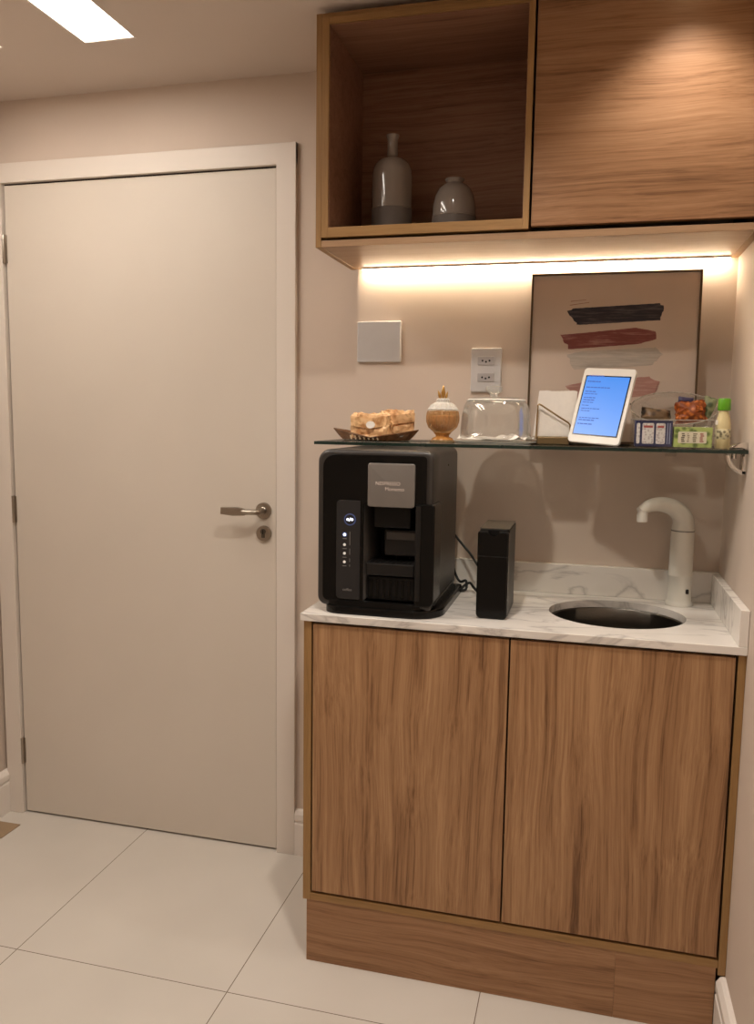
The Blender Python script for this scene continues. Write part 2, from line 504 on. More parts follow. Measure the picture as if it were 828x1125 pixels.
# ceiling with the two long light slots cut right through its board
SLOTS = [(-.4275, -.2755, -1.55, -.264), (-.810, -.657, -1.55, -.290)]
b = NB(); box(b, XL-.1, XR+.1, YB-.1, YD+.1, ZC, ZC+.05); ceil = struct('ceiling', b, M['ceiling'])
for (x0, x1, y0, y1) in SLOTS:
    c = NB(); box(c, x0, x1, y0, y1, ZC-.02, ZC+.08); cut(ceil, c)

b = NB()
box(b, XL-.1, -.932-.004, YD, YD+.12, 0, ZC)                  # left of the door
box(b, .004, XR+.1, YD, YD+.12, 0, ZC)                        # right of the door
box(b, -.936, .004, YD, YD+.12, 2.104, ZC)                     # above the door
box(b, .257, XR, YN, YD+.001, 0, ZC)                            # the niche wall stands 3.5 cm proud
struct('wall_back', b, M['wall'])
b = NB(); box(b, XL-.1, XL, YB, YD, 0, ZC); struct('wall_left', b, M['wall'])
b = NB(); box(b, XR, XR+.1, YB, YD, 0, ZC); struct('wall_right', b, M['wall'])
b = NB(); box(b, XL-.1, XR+.1, YB-.1, YB, 0, ZC); struct('wall_front', b, M['wall'])

def skirt_prof(t=.016, h=.15):
    return [(0, 0), (t, 0), (t, h*.70), (t*.72, h*.72), (t*.72, h*.75), (t, h*.78), (t, h*.90), (t*.6, h*.985), (t*.3, h), (0, h)]
b = NB(); prism_yz(b, [(YD-p, z) for p, z in skirt_prof()], .0625, .2655); struct('baseboard_back', b, M['skirting'])
b = NB(); prism_xz(b, [(XL+p, z) for p, z in skirt_prof(.018, .15)], YB, YD-.0005); struct('baseboard_left', b, M['skirting'])
b = NB(); prism_xz(b, [(XR-p, z) for p, z in skirt_prof(.02, .15)], YB, -.447); struct('baseboard_right', b, M['skirting'])

# ------------------------------------------------------------------ door
door = bpy.data.objects.new('door_1', None); COL.objects.link(door); door.location = (-.46, .03, 0); door['kind'] = 'structure'
b = NB(); box(b, -.9295, -.0035, .032, .07, .006, 2.0965, .0015); obj('door_leaf', b, M['door'], door)
b = NB()
for x0, x1 in ((-.993, -.9345), (.0015, .062)):
    box(b, x0, x1, .019, .075, 0, 2.16, .0015)
box(b, -.993, .062, .0192, .075, 2.1015, 2.1615, .0015)
# the stop inside the frame, behind the leaf
box(b, -.935, -.923, .075, .09, 0, 2.10); box(b, -.01, .003, .075, .09, 0, 2.10); box(b, -.935, .003, .075, .09, 2.085, 2.10)
obj('door_frame', b, M['casing'], door)
b = NB(); box(b, -.935, .004, .091, .1, 0, 2.105); obj('reveal_shade', b, M['gap_shade'], door)  # added dark sheet, paints the shade seen behind the leaf
b = NB(); box(b, -.0034, .0014, .0345, .069, .006, 2.1012); box(b, -.929, -.0034, .0345, .069, 2.0967, 2.1012); obj('door_gap_shade', b, M['gap_shade'], door)  # dark strips painting the shadow line between leaf and frame, no real gasket
for z in (1.90, 1.06, .224):
    b = NB()
    lathe(b, [(.0062, -.045), (.0065, -.044), (.0065, .044), (.0062, .045)], (-.9345, .026, z), n=16)
    for k in (-.027, -.009, .009, .027): lathe(b, [(.0069, -.001), (.0069, .001)], (-.9345, .026, z+k), n=16)
    box(b, -.944, -.925, .0285, .0335, z-.044, z+.044)
    obj('hinge', b, M['nickel'], door, smooth=True)
# lever handle
b = NB(); lathe(b, [(.0255, 0), (.0255, .005), (.0235, .008), (.012, .008), (.012, .010), (.0095, .012), (.0095, .048), (.0, .048)], (-.044, .032, 1.092), n=36, axis='y')
h = obj('door_handle', b, M['nickel'], door, smooth=True)
b = NB()
path = spline([(-.044, -.006, 1.092), (-.053, -.017, 1.092), (-.072, -.022, 1.092), (-.09, -.022, 1.092)], 6)
tube(b, path, [.0105]*len(path), n=16, flat=(1, .8))
prism_xz(b, [(-.084, 1.081), (-.084, 1.101), (-.105, 1.1055), (-.160, 1.104), (-.161, 1.083), (-.12, 1.079)], -.0285, -.0165, bev=.002)
obj('lever', b, M['nickel'], h, smooth=True)
b = NB(); lathe(b, [(.0245, 0), (.0245, .005), (.0225, .008), (0, .008)], (-.043, .032, 1.022), n=36, axis='y')
k = obj('key_escutcheon', b, M['nickel'], door, smooth=True)
b = NB(); box(b, -.0485, -.0375, .0215, .0245, 1.009, 1.027, .001); lathe(b, [(.0085, 0), (.0085, .003), (0, .003)], (-.043, .0245, 1.0285), n=24, axis='y')
cy = obj('lock_cylinder', b, M['steel'], k)
b = NB(); box(b, -.0445, -.0415, .0203, .0217, 1.021, 1.034); obj('keyhole', b, M['hole'], cy)

# small brown floor piece by the left skirting
b = NB(); box(b, -.985, -.888, -.150, -.055, .0005, .003, .0008)
tag(obj('floor_stop_plate', b, pmat('plate_brown', (150, 126, 98), rough=.5)), 'small flat brown plate lying on the floor tiles beside the left skirting board', 'floor plate')

# ------------------------------------------------------------------ ceiling lights
for i, (x0, x1, y0, y1) in enumerate(SLOTS):
    t = thing('ceiling_light', ((x0+x1)/2, (y0+y1)/2, ZC), ['long white recessed ceiling slot light, the whole wide one at the top of the picture',
              'long white recessed ceiling slot light, only its corner showing at the left picture edge'][i], 'ceiling light')
    b = NB(); box(b, x0+.004, x1-.004, y0+.004, y1-.004, ZC+.012, ZC+.02); obj('diffuser', b, M['light'], t)
    b = NB()
    for (a0, a1, c0, c1) in ((x0, x0+.004, y0, y1), (x1-.004, x1, y0, y1), (x0+.004, x1-.004, y0, y0+.004), (x0+.004, x1-.004, y1-.004, y1)):
        box(b, a0, a1, c0, c1, ZC+.001, ZC+.04)
    obj('trim_frame', b, M['casing'], t)

# ------------------------------------------------------------------ base cabinet
CF, CTZ = -.445, .906
cab = thing('base_cabinet', (.757, -.2, 0), 'walnut laminate base cabinet with two handleless doors under the marble counter', 'cabinet')
b = NB(); box(b, .257, .2765, CF, -.001, .166, .886, .0006); obj('side_panel', b, M['edge_v'], cab)
b = NB(); box(b, 1.2395, XR-.0005, CF, -.001, .150, .886, .0006); obj('side_panel', b, M['edge_v'], cab)
b = NB(); box(b, .2768, 1.2392, CF+.0005, -.001, .166, .1845, .0005); obj('bottom_panel', b, M['edge'], cab)
b = NB(); box(b, .2768, 1.2392, -.012, -.002, .185, .886); box(b, .2768, 1.2392, CF+.03, CF+.05, .82, .880); obj('back_panel', b, M['gap_shade'], cab)
for x0, x1 in ((.2810, .7530), (.7570, 1.2345)):
    b = NB(); box(b, x0, x1, CF-.0005, CF+.0175, .1915, .8800, .0008); obj('door', b, M['wood_v'], cab)
for x0, x1 in ((.2665, 1.0195), (1.0198, 1.2355)):
    b = NB(); box(b, x0, x1, CF+.002, CF+.020, .0005, .1655, .0004); obj('plinth', b, M['wood_h'], cab)
b = NB(); box(b, .2665, .2845, CF+.0205, -.04, .0005, .1655); obj('plinth_return', b, M['wood_h'], cab)

# ------------------------------------------------------------------ countertop with round sink
ct = thing('countertop', (.757, -.22, CTZ-.02), 'white marble countertop with grey veins, raised splash edges and a round sink cut-out', 'countertop')
b = NB(); box(b, .250, XR-.0005, -.452, -.0005, CTZ-.0185, CTZ, .0015)
slab = obj('slab', b, M['marble'], ct)
SX, SY, SA, SB = .993, -.217, .163, .148
c = NB(); lathe(c, [(1, -.03), (1, .03)], (0, 0, 0), n=72, mat=Matrix.Translation((SX, SY, CTZ)) @ Matrix.Diagonal((SA, SB, 1, 1)))
cut(slab, c)
b = NB(); box(b, .257, XR-.001, -.0205, -.0008, CTZ+.0002, .987, .001); obj('backsplash', b, M['marble'], ct)
b = NB(); box(b, 1.2365, XR-.0008, -.4515, -.0207, CTZ+.0002, .9855, .001); obj('side_splash', b, M['marble'], ct)

sk = thing('sink', (SX, SY, .74), 'round brushed steel sink bowl sunk into the white marble countertop', 'sink')
b = NB()
prof = [(1.045, -.0195), (1.0, -.0195), (.985, -.022), (.975, -.06), (.95, -.105), (.86, -.138), (.6, -.150), (.2, -.154), (.14, -.156)]
Ms = Matrix.Translation((SX, SY, CTZ)) @ Matrix.Diagonal((SA, SB, 1, 1))
lathe(b, prof, (0, 0, 0), n=64, caps=False, mat=Ms)
o = obj('bowl', b, M['steel'], sk, smooth=True)
b = NB(); lathe(b, [(.0, -.150), (.017, -.150), (.021, -.1495), (.0235, -.1535), (.0235, -.157), (0, -.157)], (SX, SY, CTZ), n=32); obj('drain', b, M['chrome'], sk, smooth=True)

# ------------------------------------------------------------------ tap
tp = thing('tap', (1.160, -.062, CTZ), 'white curved gooseneck tap standing on the marble counter beside the sink', 'tap')
TX, TY = 1.154, -.060
b = NB(); lathe(b, [(.034, 0), (.034, .006), (.0315, .010), (.0300, .014), (.0295, .076), (.0303, .077), (.0303, .080), (.0296, .082), (.0288, .192), (.0284, .194), (0, .194)], (TX, TY, CTZ+.0003), n=40)
obj('body', b, M['tap_white'], tp, smooth=True)
pts = spline([(TX, TY, CTZ+.196), (TX, TY, CTZ+.217), (TX-.008, TY-.004, CTZ+.236), (TX-.030, TY-.016, CTZ+.2555), (TX-.062, TY-.034, CTZ+.2640), (TX-.092, TY-.052, CTZ+.2590), (TX-.111, TY-.064, CTZ+.2460)], 8)
n = len(pts)
rad = [.0284-.0160*(i/(n-1))**1.25 for i in range(n)]
b = NB(); tube(b, pts, rad, n=28); obj('spout', b, M['tap_white'], tp, smooth=True)
b = NB(); tube(b, [(TX-.1035, TY-.060, CTZ+.256), (TX-.1055, TY-.062, CTZ+.235), (TX-.105, TY-.0615, CTZ+.221)], [.0115, .0135, .0132], n=24); obj('nozzle', b, M['white_plastic'], tp, smooth=True)
b = NB(); lathe(b, [(.0292, 0), (.0292, .0018)], (TX, TY, CTZ+.1938), n=40); obj('seam_ring', b, M['print_grey'], tp)
b = NB(); box(b, TX+.012, TX+.020, TY-.0300, TY-.022, CTZ+.034, CTZ+.046, .002); obj('sensor_window', b, M['hole'], tp)

# ------------------------------------------------------------------ wall cabinet
UF, UZ = -.314, 1.794
uc = thing('wall_cabinet', (.746, -.157, UZ), 'walnut wall cabinet with an open cubby on the left and a flap door', 'cabinet')
UT = 2.336
b = NB(); box(b, .237, .2515, UF, -.0006, UZ, UT, .0006); obj('side_panel', b, M['edge_v'], uc)
b = NB(); box(b, 1.2385, XR-.0005, UF, -.0006, UZ, UT, .0006); obj('side_panel', b, M['edge_v'], uc)
b = NB(); box(b, .2518, 1.2382, UF+.0005, -.0006, UZ+.001, UZ+.0165, .0005); obj('bottom_panel', b, M['under'], uc)
b = NB(); box(b, .2518, 1.2382, UF+.001, -.0006, 2.326, UT, .0004); obj('top_panel', b, M['edge'], uc)
b = NB()
x0, x1, z0, z1, t = .2535, .7545, 1.8165, 2.3245, .0175
cub = thing('cubby_box', (.5, -.15, z0), None, None); cub.parent = uc; cub.location = Vector((.5, -.15, z0))-uc.location
cf = UF-.006
b = NB(); box(b, x0, x0+t, cf, -.02, z0, z1, .0006); obj('upright', b, [M['edge_v']], cub)
b = NB(); box(b, x1-t+.004, x1, cf, -.02, z0, z1, .0006); obj('upright', b, [M['edge_v']], cub)
b = NB(); box(b, x0+t, x1-t+.004, cf, -.02, z0, z0+.0235, .0006); obj('cubby_floor', b, [M['edge']], cub)
b = NB(); box(b, x0+t, x1-t+.004, cf, -.02, z1-.0165, z1, .0006); obj('cubby_top', b, [M['edge']], cub)
# darker walnut lining of the open cubby
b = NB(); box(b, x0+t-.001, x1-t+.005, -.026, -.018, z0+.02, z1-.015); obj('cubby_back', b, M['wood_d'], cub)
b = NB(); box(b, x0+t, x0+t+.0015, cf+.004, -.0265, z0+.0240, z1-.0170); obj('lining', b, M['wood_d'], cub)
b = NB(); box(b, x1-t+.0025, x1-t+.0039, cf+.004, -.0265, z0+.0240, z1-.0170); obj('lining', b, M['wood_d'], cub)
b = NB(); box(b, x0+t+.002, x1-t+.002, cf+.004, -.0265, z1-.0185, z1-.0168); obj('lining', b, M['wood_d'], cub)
b = NB(); box(b, .7600, 1.2350, UF-.002, UF+.016, 1.8225, 2.3235, .0008); obj('flap_door', b, M['wood_h'], uc)

# LED profile under the cabinet, along the back wall
led = thing('led_strip', (.757, -.02, UZ-.01), 'warm white LED light strip glowing under the wall cabinet along the back wall', 'light strip')
b = NB(); box(b, .275, 1.235, -.026, -.0235, UZ-.0035, UZ-.0002); box(b, .275, 1.235, -.009, -.0065, UZ-.0030, UZ-.0002); box(b, .275, 1.235, -.0235, -.009, UZ-.0022, UZ-.0002)
obj('profile', b, M['casing'], led)
b = NB(); box(b, .277, 1.233, -.0232, -.0030, UZ-.0065, UZ-.0032); obj('diffuser', b, M['led_strip'], led)

# ------------------------------------------------------------------ vases in the cubby
vz = z0+.0237
def vase(name, c, prof, split, label):
    t = thing(name, c, label, 'vase')
    low = [(r, h) for r, h in prof if h <= split+1e-6]
    up = [(r, h) for r, h in prof if h >= split-1e-6]
    b = NB(); lathe(b, low, c, n=48); obj('matt_base', b, M['vase_base'], t, smooth=True)
    b = NB(); lathe(b, up, c, n=48, caps=False); obj('glazed_body', b, M['vase'], t, smooth=True)
    r0 = low[-1][0]
    b = NB(); lathe(b, [(r0, split-.002), (r0+.0012, split-.001), (r0+.0012, split+.001), (r0, split+.002)], c, n=48, caps=False); obj('glaze_rim', b, M['vase'], t, smooth=True)
vase('bottle_vase', (.3900, -.155, vz),
     [(.046, 0), (.050, .004), (.052, .02), (.0525, .06), (.0525, .074), (.0525, .085), (.0525, .15), (.0515, .168), (.047, .183), (.038, .194), (.026, .2005), (.0175, .204), (.0150, .208), (.0135, .225), (.0135, .245), (.0155, .2535), (.0168, .256), (.0168, .259), (.0140, .2600), (.011, .258), (.011, .22)],
     .074, 'tall grey glazed bottle vase with a narrow neck in the open cubby')
vase('round_vase', (.5530, -.155, vz),
     [(.048, 0), (.0535, .004), (.0555, .02), (.0555, .040), (.0555, .047), (.0555, .052), (.0545, .075), (.050, .098), (.043, .114), (.033, .125), (.0245, .1295), (.0225, .132), (.0225, .136), (.0245, .139), (.0240, .1415), (.020, .142), (.018, .139), (.018, .12)],
     .047, 'short squat grey glazed vase with a small mouth in the open cubby')

# ------------------------------------------------------------------ wall plates
pl = thing('blank_wall_plate', (.322, -.006, 1.535), 'square blank light grey wall plate at the left end of the niche wall', 'wall plate')
b = NB(); prism_xz(b, rrect(.259, .386, 1.536, 1.650, .004), -.0105, -.0004, bev=.003); obj('plate', b, M['plate_white'], pl)
ol = thing('wall_outlet', (.6275, -.006, 1.453), 'light grey wall plate with two three-pin sockets above the glass shelf', 'outlet')
b = NB(); prism_xz(b, rrect(.586, .669, 1.4535, 1.5735, .004), -.0105, -.0004, bev=.003); obj('plate', b, M['plate_white'], ol)
for z in (1.5385, 1.4935):
    b = NB(); prism_xz(b, rrect(.6045, .6505, z-.0115, z+.0115, .003), -.0135, -.0106, bev=.001); m_ = obj('socket', b, M['module_grey'], ol)
    for dx, dz in ((-.0095, .0), (0, -.003), (.0095, 0)):
        b = NB(); lathe(b, [(.0027, 0), (.0027, .0006)], (.6275+dx, -.0135, z+dz), n=16, axis='y'); obj('pin_hole', b, M['hole'], m_)

# ------------------------------------------------------------------ glass shelf
GZ = 1.319
b = NB()
box(b, .241, 1.252, -.33, -.012, GZ-.008, GZ, .0008)
b.faces.ensure_lookup_table()
for f in b.faces:
    f.normal_update()
    if abs(f.normal.z) < .7: f.material_index = 1
gs = tag(obj('glass_shelf', b, [M['shelf_glass'], M['shelf_edge']]), 'long clear glass shelf with dark green edge across the niche above the coffee machine', 'shelf')
def bracket(c, wall, label):
    t = thing('shelf_bracket', c, label, 'bracket', None)
    x, y = c[0], c[1]
    if wall == 'right':
        b = NB(); prism_xz(b, [(x, GZ+.0005)]+[(x-.038*cos(a), GZ+.0005+.0165*sin(a)) for a in [i*pi/2/8 for i in range(9)]], y-.016, y+.016, bev=.003); obj('upper_jaw', b, M['chrome'], t, smooth=True)
        b = NB(); out = [(x-.046*cos(a), GZ-.0085-.048*sin(a)) for a in [i*pi/2/10 for i in range(11)]]
        inn = [(x-.036*cos(a), GZ-.0085-.038*sin(a)) for a in [i*pi/2/10 for i in range(10, -1, -1)]]
        prism_xz(b, out+inn, y-.016, y+.016, bev=.002)
        box(b, x-.010, x, y-.016, y+.016, GZ-.056, GZ-.0085, .001)
        obj('lower_arm', b, M['chrome'], t, smooth=True)
        b = NB(); lathe(b, [(.0055, 0), (.0055, .012), (0, .012)], (x-.026, y, GZ-.0205), n=16); obj('clamp_screw', b, M['chrome'], t, smooth=True)
    else:
        b = NB(); prism_yz(b, [(y, GZ+.0005)]+[(y-.03*cos(a), GZ+.0005+.012*sin(a)) for a in [i*pi/2/8 for i in range(9)]], x-.014, x+.014); obj('upper_jaw', b, M['chrome'], t, smooth=True)
        b = NB(); prism_yz(b, [(y, GZ-.0085)]+[(y-.03*cos(a), GZ-.0085-.022*sin(a)) for a in [i*pi/2/8 for i in range(9)]], x-.014, x+.014); obj('lower_arm', b, M['chrome'], t, smooth=True)
bracket((XR-.0006, -.285, GZ), 'right', 'chrome clamp bracket on the right wall holding the right end of the glass shelf')
bracket((1.118, -.0006, GZ), 'back', 'small chrome clamp bracket on the niche wall under the glass shelf below the snack bowl')

# ------------------------------------------------------------------ picture
pc = thing('framed_picture', (.958, -.04, GZ), 'square abstract print with dark navy and dusty red brush strokes in a thin bronze frame', 'picture')
PX0, PX1, PH, PB = .7455, 1.1705, .443, GZ+.0008
tilt = math.atan2(.020, PH)
MP = Matrix.Translation((0, -.040, PB)) @ Matrix.Rotation(-tilt, 4, 'X')
b = NB()
fw_ = .005
for (a0, a1, c0, c1) in ((PX0, PX0+fw_, 0, PH), (PX1-fw_, PX1, 0, PH), (PX0+fw_, PX1-fw_, 0, fw_), (PX0+fw_, PX1-fw_, PH-fw_, PH)):
    box(b, a0, a1, -.012, .012, c0, c1, .0006, mat=MP)
obj('frame', b, M['bronze'], pc)
b = NB(); box(b, PX0+fw_, PX1-fw_, -.006, .010, fw_, PH-fw_, mat=MP); obj('canvas', b, pmat('canvas', (196, 180, 166), rough=.75, noise_amt=.03, nscale=12, bump=.1, bscale=500), pc)
def stroke(pts, mat, seed, dens=5, amp=.0022):
    rnd = random.Random(seed)
    out = []
    k = len(pts)
    for i in range(k):
        (xa, za), (xb, zb) = pts[i], pts[(i+1) % k]
        L_ = math.hypot(xb-xa, zb-za)
        m_ = max(2, int(L_/.006))
        steep = abs(zb-za) > abs(xb-xa)*.4
        for j in range(m_):
            f = j/m_; a = amp*(1.8 if steep else .5)
            out.append((xa+(xb-xa)*f+rnd.uniform(-a, a), za+(zb-za)*f+rnd.uniform(-a, a)*.35))
    b = NB()
    t = bmesh.new()
    vs = [t.verts.new((x, -.0066, (z-PB)*1.0)) for x, z in out]
    f = t.faces.new(vs)
    bmesh.ops.triangulate(t, faces=[f])
    merge(b, t, 0, MP)
    obj('brush_stroke', b, mat, pc)
canv = (196, 180, 166)
stroke([(.842, 1.665), (.854, 1.672), (1.067, 1.681), (1.08, 1.674), (1.073, 1.638), (.867, 1.629)], stroke_mat('paint_navy', (40, 38, 48), (120, 112, 112), .86), 1)
stroke([(.823, 1.604), (.843, 1.605), (.985, 1.617), (1.014, 1.62), (1.065, 1.61), (1.065, 1.59), (1.023, 1.578), (.849, 1.566)], stroke_mat('paint_red', (126, 66, 62), (186, 150, 138), .82), 2)
stroke([(.844, 1.552), (.884, 1.561), (1.066, 1.569), (1.082, 1.55), (1.057, 1.523), (.862, 1.513)], stroke_mat('paint_pale', (172, 163, 152), canv, .85), 3)
stroke([(.843, 1.47), (.887, 1.48), (1.052, 1.495), (1.077, 1.481), (1.067, 1.448), (.982, 1.438), (.866, 1.432)], stroke_mat('paint_rose', (166, 122, 112), (196, 170, 158), .8), 4)
stroke([(.848, 1.6915), (.887, 1.6945), (.887, 1.6930), (.848, 1.6895)], stroke_mat('paint_line', (150, 112, 98), canv, .7), 5, amp=.0004)
stroke([(.846, 1.6815), (.895, 1.6875), (.895, 1.6860), (.846, 1.6795)], stroke_mat('paint_line', (150, 112, 98), canv, .7), 6, amp=.0004)
stroke([(1.000, 1.424), (1.006, 1.4275), (1.017, 1.4235), (1.006, 1.4205)], stroke_mat('paint_fleck', (70, 58, 58), (120, 100, 96), .7), 7, amp=.0012)

# ------------------------------------------------------------------ coffee machine
MZ = CTZ+.0004
cm = thing('coffee_machine', (.43, -.24, MZ), 'large glossy black coffee machine with a silver name plate on the marble counter', 'coffee machine')
X0, X1 = .281, .5635
TOPZ = 1.3035
b = NB(); prism_xz(b, rrect(X0, X1, MZ+.016, TOPZ, (.022, .010, .020, .030)), -.418, -.065, bev=.010, seg=4)
sh_ = obj('housing', b, [M['shell_black']], cm)
c = NB(); box(c, .398, .526, -.50, -.245, MZ+.034, 1.176); cut(sh_, c)
for p_ in sh_.data.polygons: p_.use_smooth = True
b = NB()
box(b, .3965, .5275, -.2462, -.244, MZ+.034, 1.178)
obj('alcove_back', b, M['matt_black'], cm)
# glossy fascia
b = NB(); prism_xz(b, rrect(.2965, .549, MZ+.030, 1.292, (.014, .006, .010, .030)), -.4225, -.4185, bev=.0015)
fa = obj('fascia', b, [M['gloss_black']], cm)
c = NB(); box(c, .398, .6, -.50, -.3, MZ+.029, 1.176); cut(fa, c)
# lower right column: capsule bin door, slightly proud
b = NB(); prism_xz(b, rrect(.5265, .5720, MZ+.030, 1.181, (.004, .016, .006, .003)), -.432, -.345, bev=.003)
cb = obj('capsule_bin', b, M['gloss_black'], cm)
b = NB(); box(b, .5275, .5395, -.4345, -.4322, MZ+.045, 1.176, .0008); obj('bin_trim', b, M['dark_grey'], cb)
# base
def foot(x0, x1, y0, y1, r, n=8):
    return rrect(x0, x1, y0, y1, (r*.55, r, .01, .01), n)
b = NB(); prism_xy(b, foot(.298, .5875, -.431, -.070, .075), MZ, MZ+.020, bev=.005); obj('base_plate', b, M['gloss_black'], cm)
b = NB(); prism_xy(b, foot(.300, .568, -.4260, -.10, .06), MZ+.0203, MZ+.034, bev=.003); obj('base_step', b, M['gloss_black'], cm)
# brew head, cup stand, drip grille
b = NB(); prism_xz(b, rrect(.4180, .5080, 1.118, 1.171, .004), -.40, -.2465, bev=.003); bh = obj('brew_head', b, M['matt_black'], cm)
b = NB(); prism_xz(b, rrect(.441, .533-.01, 1.048, 1.112, .004), -.385, -.30, bev=.003); sp_ = obj('spout_block', b, M['dark_grey'], cm)
b = NB(); box(b, .447, .517, -.3868, -.3853, 1.088, 1.106, .0006); obj('spout_lip', b, pmat('lip_grey', (60, 56, 54), rough=.4), sp_)
for x in (.465, .498):
    b = NB(); lathe(b, [(.0045, -.012), (.006, 0)], (x, -.35, 1.0475), n=16); obj('coffee_spout', b, M['matt_black'], sp_)
b = NB(); prism_xz(b, rrect(.4035, .5225, 1.004, 1.034, .003), -.418, -.2475, bev=.003); cs = obj('cup_support', b, M['dark_grey'], cm)
for k in range(8):
    b = NB(); box(b, .410+k*.0136, .4185+k*.0136, -.408, -.262, 1.0343, 1.0355, .0004); obj('grille_bar', b, M['matt_black'], cs)
b = NB(); box(b, .405, .5215, -.405, -.2475, MZ+.0345, 1.000, .003); dt = obj('drip_tray', b, M['matt_black'], cm)
for k in range(7):
    b = NB(); box(b, .4115+k*.0155, .4190+k*.0155, -.4072, -.4055, MZ+.042, .992, .0005); obj('tray_rib', b, M['gloss_black'], dt)
# silver plate with the name
b = NB(); prism_xz(b, rrect(.4095, .5225, 1.1705, 1.2735, .006), -.4300, -.4226, bev=.0018, seg=3); sv = obj('name_plate', b, M['plate_silver'], cm, smooth=True)
b = text_bm('NESPRESSO', .0118, (.4285, -.4303, 1.2225)); obj('lettering', b, M['print_pale'], sv)
b = text_bm('Momento', .0118, (.4985, -.4303, 1.2098), align='RIGHT'); obj('lettering', b, M['print_pale'], sv)
# control panel
b = NB(); prism_xz(b, rrect(.3315, .3905, .943, 1.183, (.010, .002, .002, .010)), -.4245, -.4226, bev=.0006); cp = obj('control_panel', b, M['panel_grey'], cm)
PY = -.4246
b = NB(); lathe(b, [(.0145, 0), (.0145, .0008), (0, .0008)], (.3655, PY, 1.137), n=32, axis='y'); ic = obj('touch_button', b, M['icon_ring'], cp)
b = NB(); lathe(b, [(.0118, 0), (.0118, .0012), (0, .0012)], (.3655, PY, 1.137), n=32, axis='y'); obj('button_face', b, M['hole'], ic)
b = NB()
for dx in (-.0055, .0055): lathe(b, [(.0030, 0), (.0030, .0004), (0, .0004)], (.3655+dx, PY-.0012, 1.137), n=14, axis='y')
tube(b, [(.3635, PY-.0014, 1.1325), (.3675, PY-.0014, 1.1415)], .0009, n=6)
obj('cup_icon', b, M['led_white'], ic)
for z, mt in ((1.100, 'led_white'), (1.0755, 'led_dim'), (1.0545, 'led_dim'), (1.0335, 'led_dim')):
    b = NB(); lathe(b, [(.0035, 0), (.0035, .0008), (0, .0008)], (.3525, PY, z), n=18, axis='y'); obj('indicator', b, M[mt], cp)
    b = NB(); box(b, .3475, .3575, PY-.0004, PY, z-.0105, z-.0088); obj('caption', b, M['print_grey'], cp)
b = NB(); lathe(b, [(.0062, 0), (.0062, .0004), (0, .0004)], (.3525, PY, 1.100), n=20, axis='y'); obj('indicator_halo', b, M['icon_ring'], cp)
for z0_, z1_ in ((1.0745, 1.1075), (1.0515, 1.0665), (1.034, 1.0425), (1.0225, 1.0275)):
    b = NB(); box(b, .3650, .3662, PY-.0004, PY, z0_, z1_); obj('level_mark', b, M['print_grey'], cp)
b = text_bm('coffee', .0095, (.3485, PY-.0003, .963)); obj('lettering', b, M['print_grey'], cp)
b = NB(); lathe(b, [(.0022, 0), (.0022, .001)], (X1+.0001, -.21, 1.262), n=12, axis='x'); obj('side_screw', b, M['hole'], cm)

# ------------------------------------------------------------------ slim black appliance
sa = thing('slim_dispenser', (.702, -.27, MZ), 'narrow upright glossy black appliance standing between the coffee machine and the sink', 'dispenser')
b = NB(); prism_xz(b, rrect(.6650, .7385, MZ+.0, 1.1165, (.012, .010, .006, .006)), -.372, -.348, bev=.004, seg=3)
fr = obj('front_door', b, [M['gloss_black']], sa)
c = NB(); lathe(c, [(.0135, -.05), (.0135, .05)], (.7025, -.36, 1.1195), n=32, axis='y', mat=None); cut(fr, c)
for p_ in fr.data.polygons: p_.use_smooth = False
b = NB(); prism_xz(b, rrect(.6665, .7355, MZ, 1.1195, .005), -.3475, -.19, bev=.002)
obj('body', b, M['matt_black'], sa)
b = NB(); box(b, .7358, .7385, -.3475, -.195, MZ+.004, 1.118, .0008); obj('side_window', b, M['dark_grey'], sa)
b = NB(); prism_xz(b, rrect(.6665, .7375, 1.1197, 1.1217, .0009), -.3475, -.19); obj('top_cover', b, pmat('smoky_top', (84, 78, 66), rough=.2), sa)
b = NB(); box(b, .6665, .7365, -.3735, -.3722, 1.0565, 1.058, .0003); obj('door_seam', b, M['dark_grey'], sa)

# cables
def cable(ctrl, r, label):
    b = NB(); p = spline(ctrl, 10); tube(b, p, r, n=10)
    tag(obj('power_cable', b, M['rubber'], smooth=True), label, 'cable')
cable([(.535, -.052, 1.09), (.572, -.055, 1.045), (.610, -.08, 1.010), (.650, -.135, .972), (.690, -.186, .945)], .0032, 'black cable running down diagonally from behind the coffee machine to the slim black appliance')
cable([(.553, -.055, .985), (.566, -.053, .945), (.580, -.062, .930), (.597, -.075, .936), (.600, -.085, .916), (.588, -.092, .911), (.592, -.080, .921), (.608, -.072, .930), (.625, -.10, .921), (.655, -.15, .912), (.690, -.186, .914)], .0036, 'black cable looped on the counter behind the coffee machine beside the backsplash')

# ------------------------------------------------------------------ things on the glass shelf
TZ = GZ+.0005
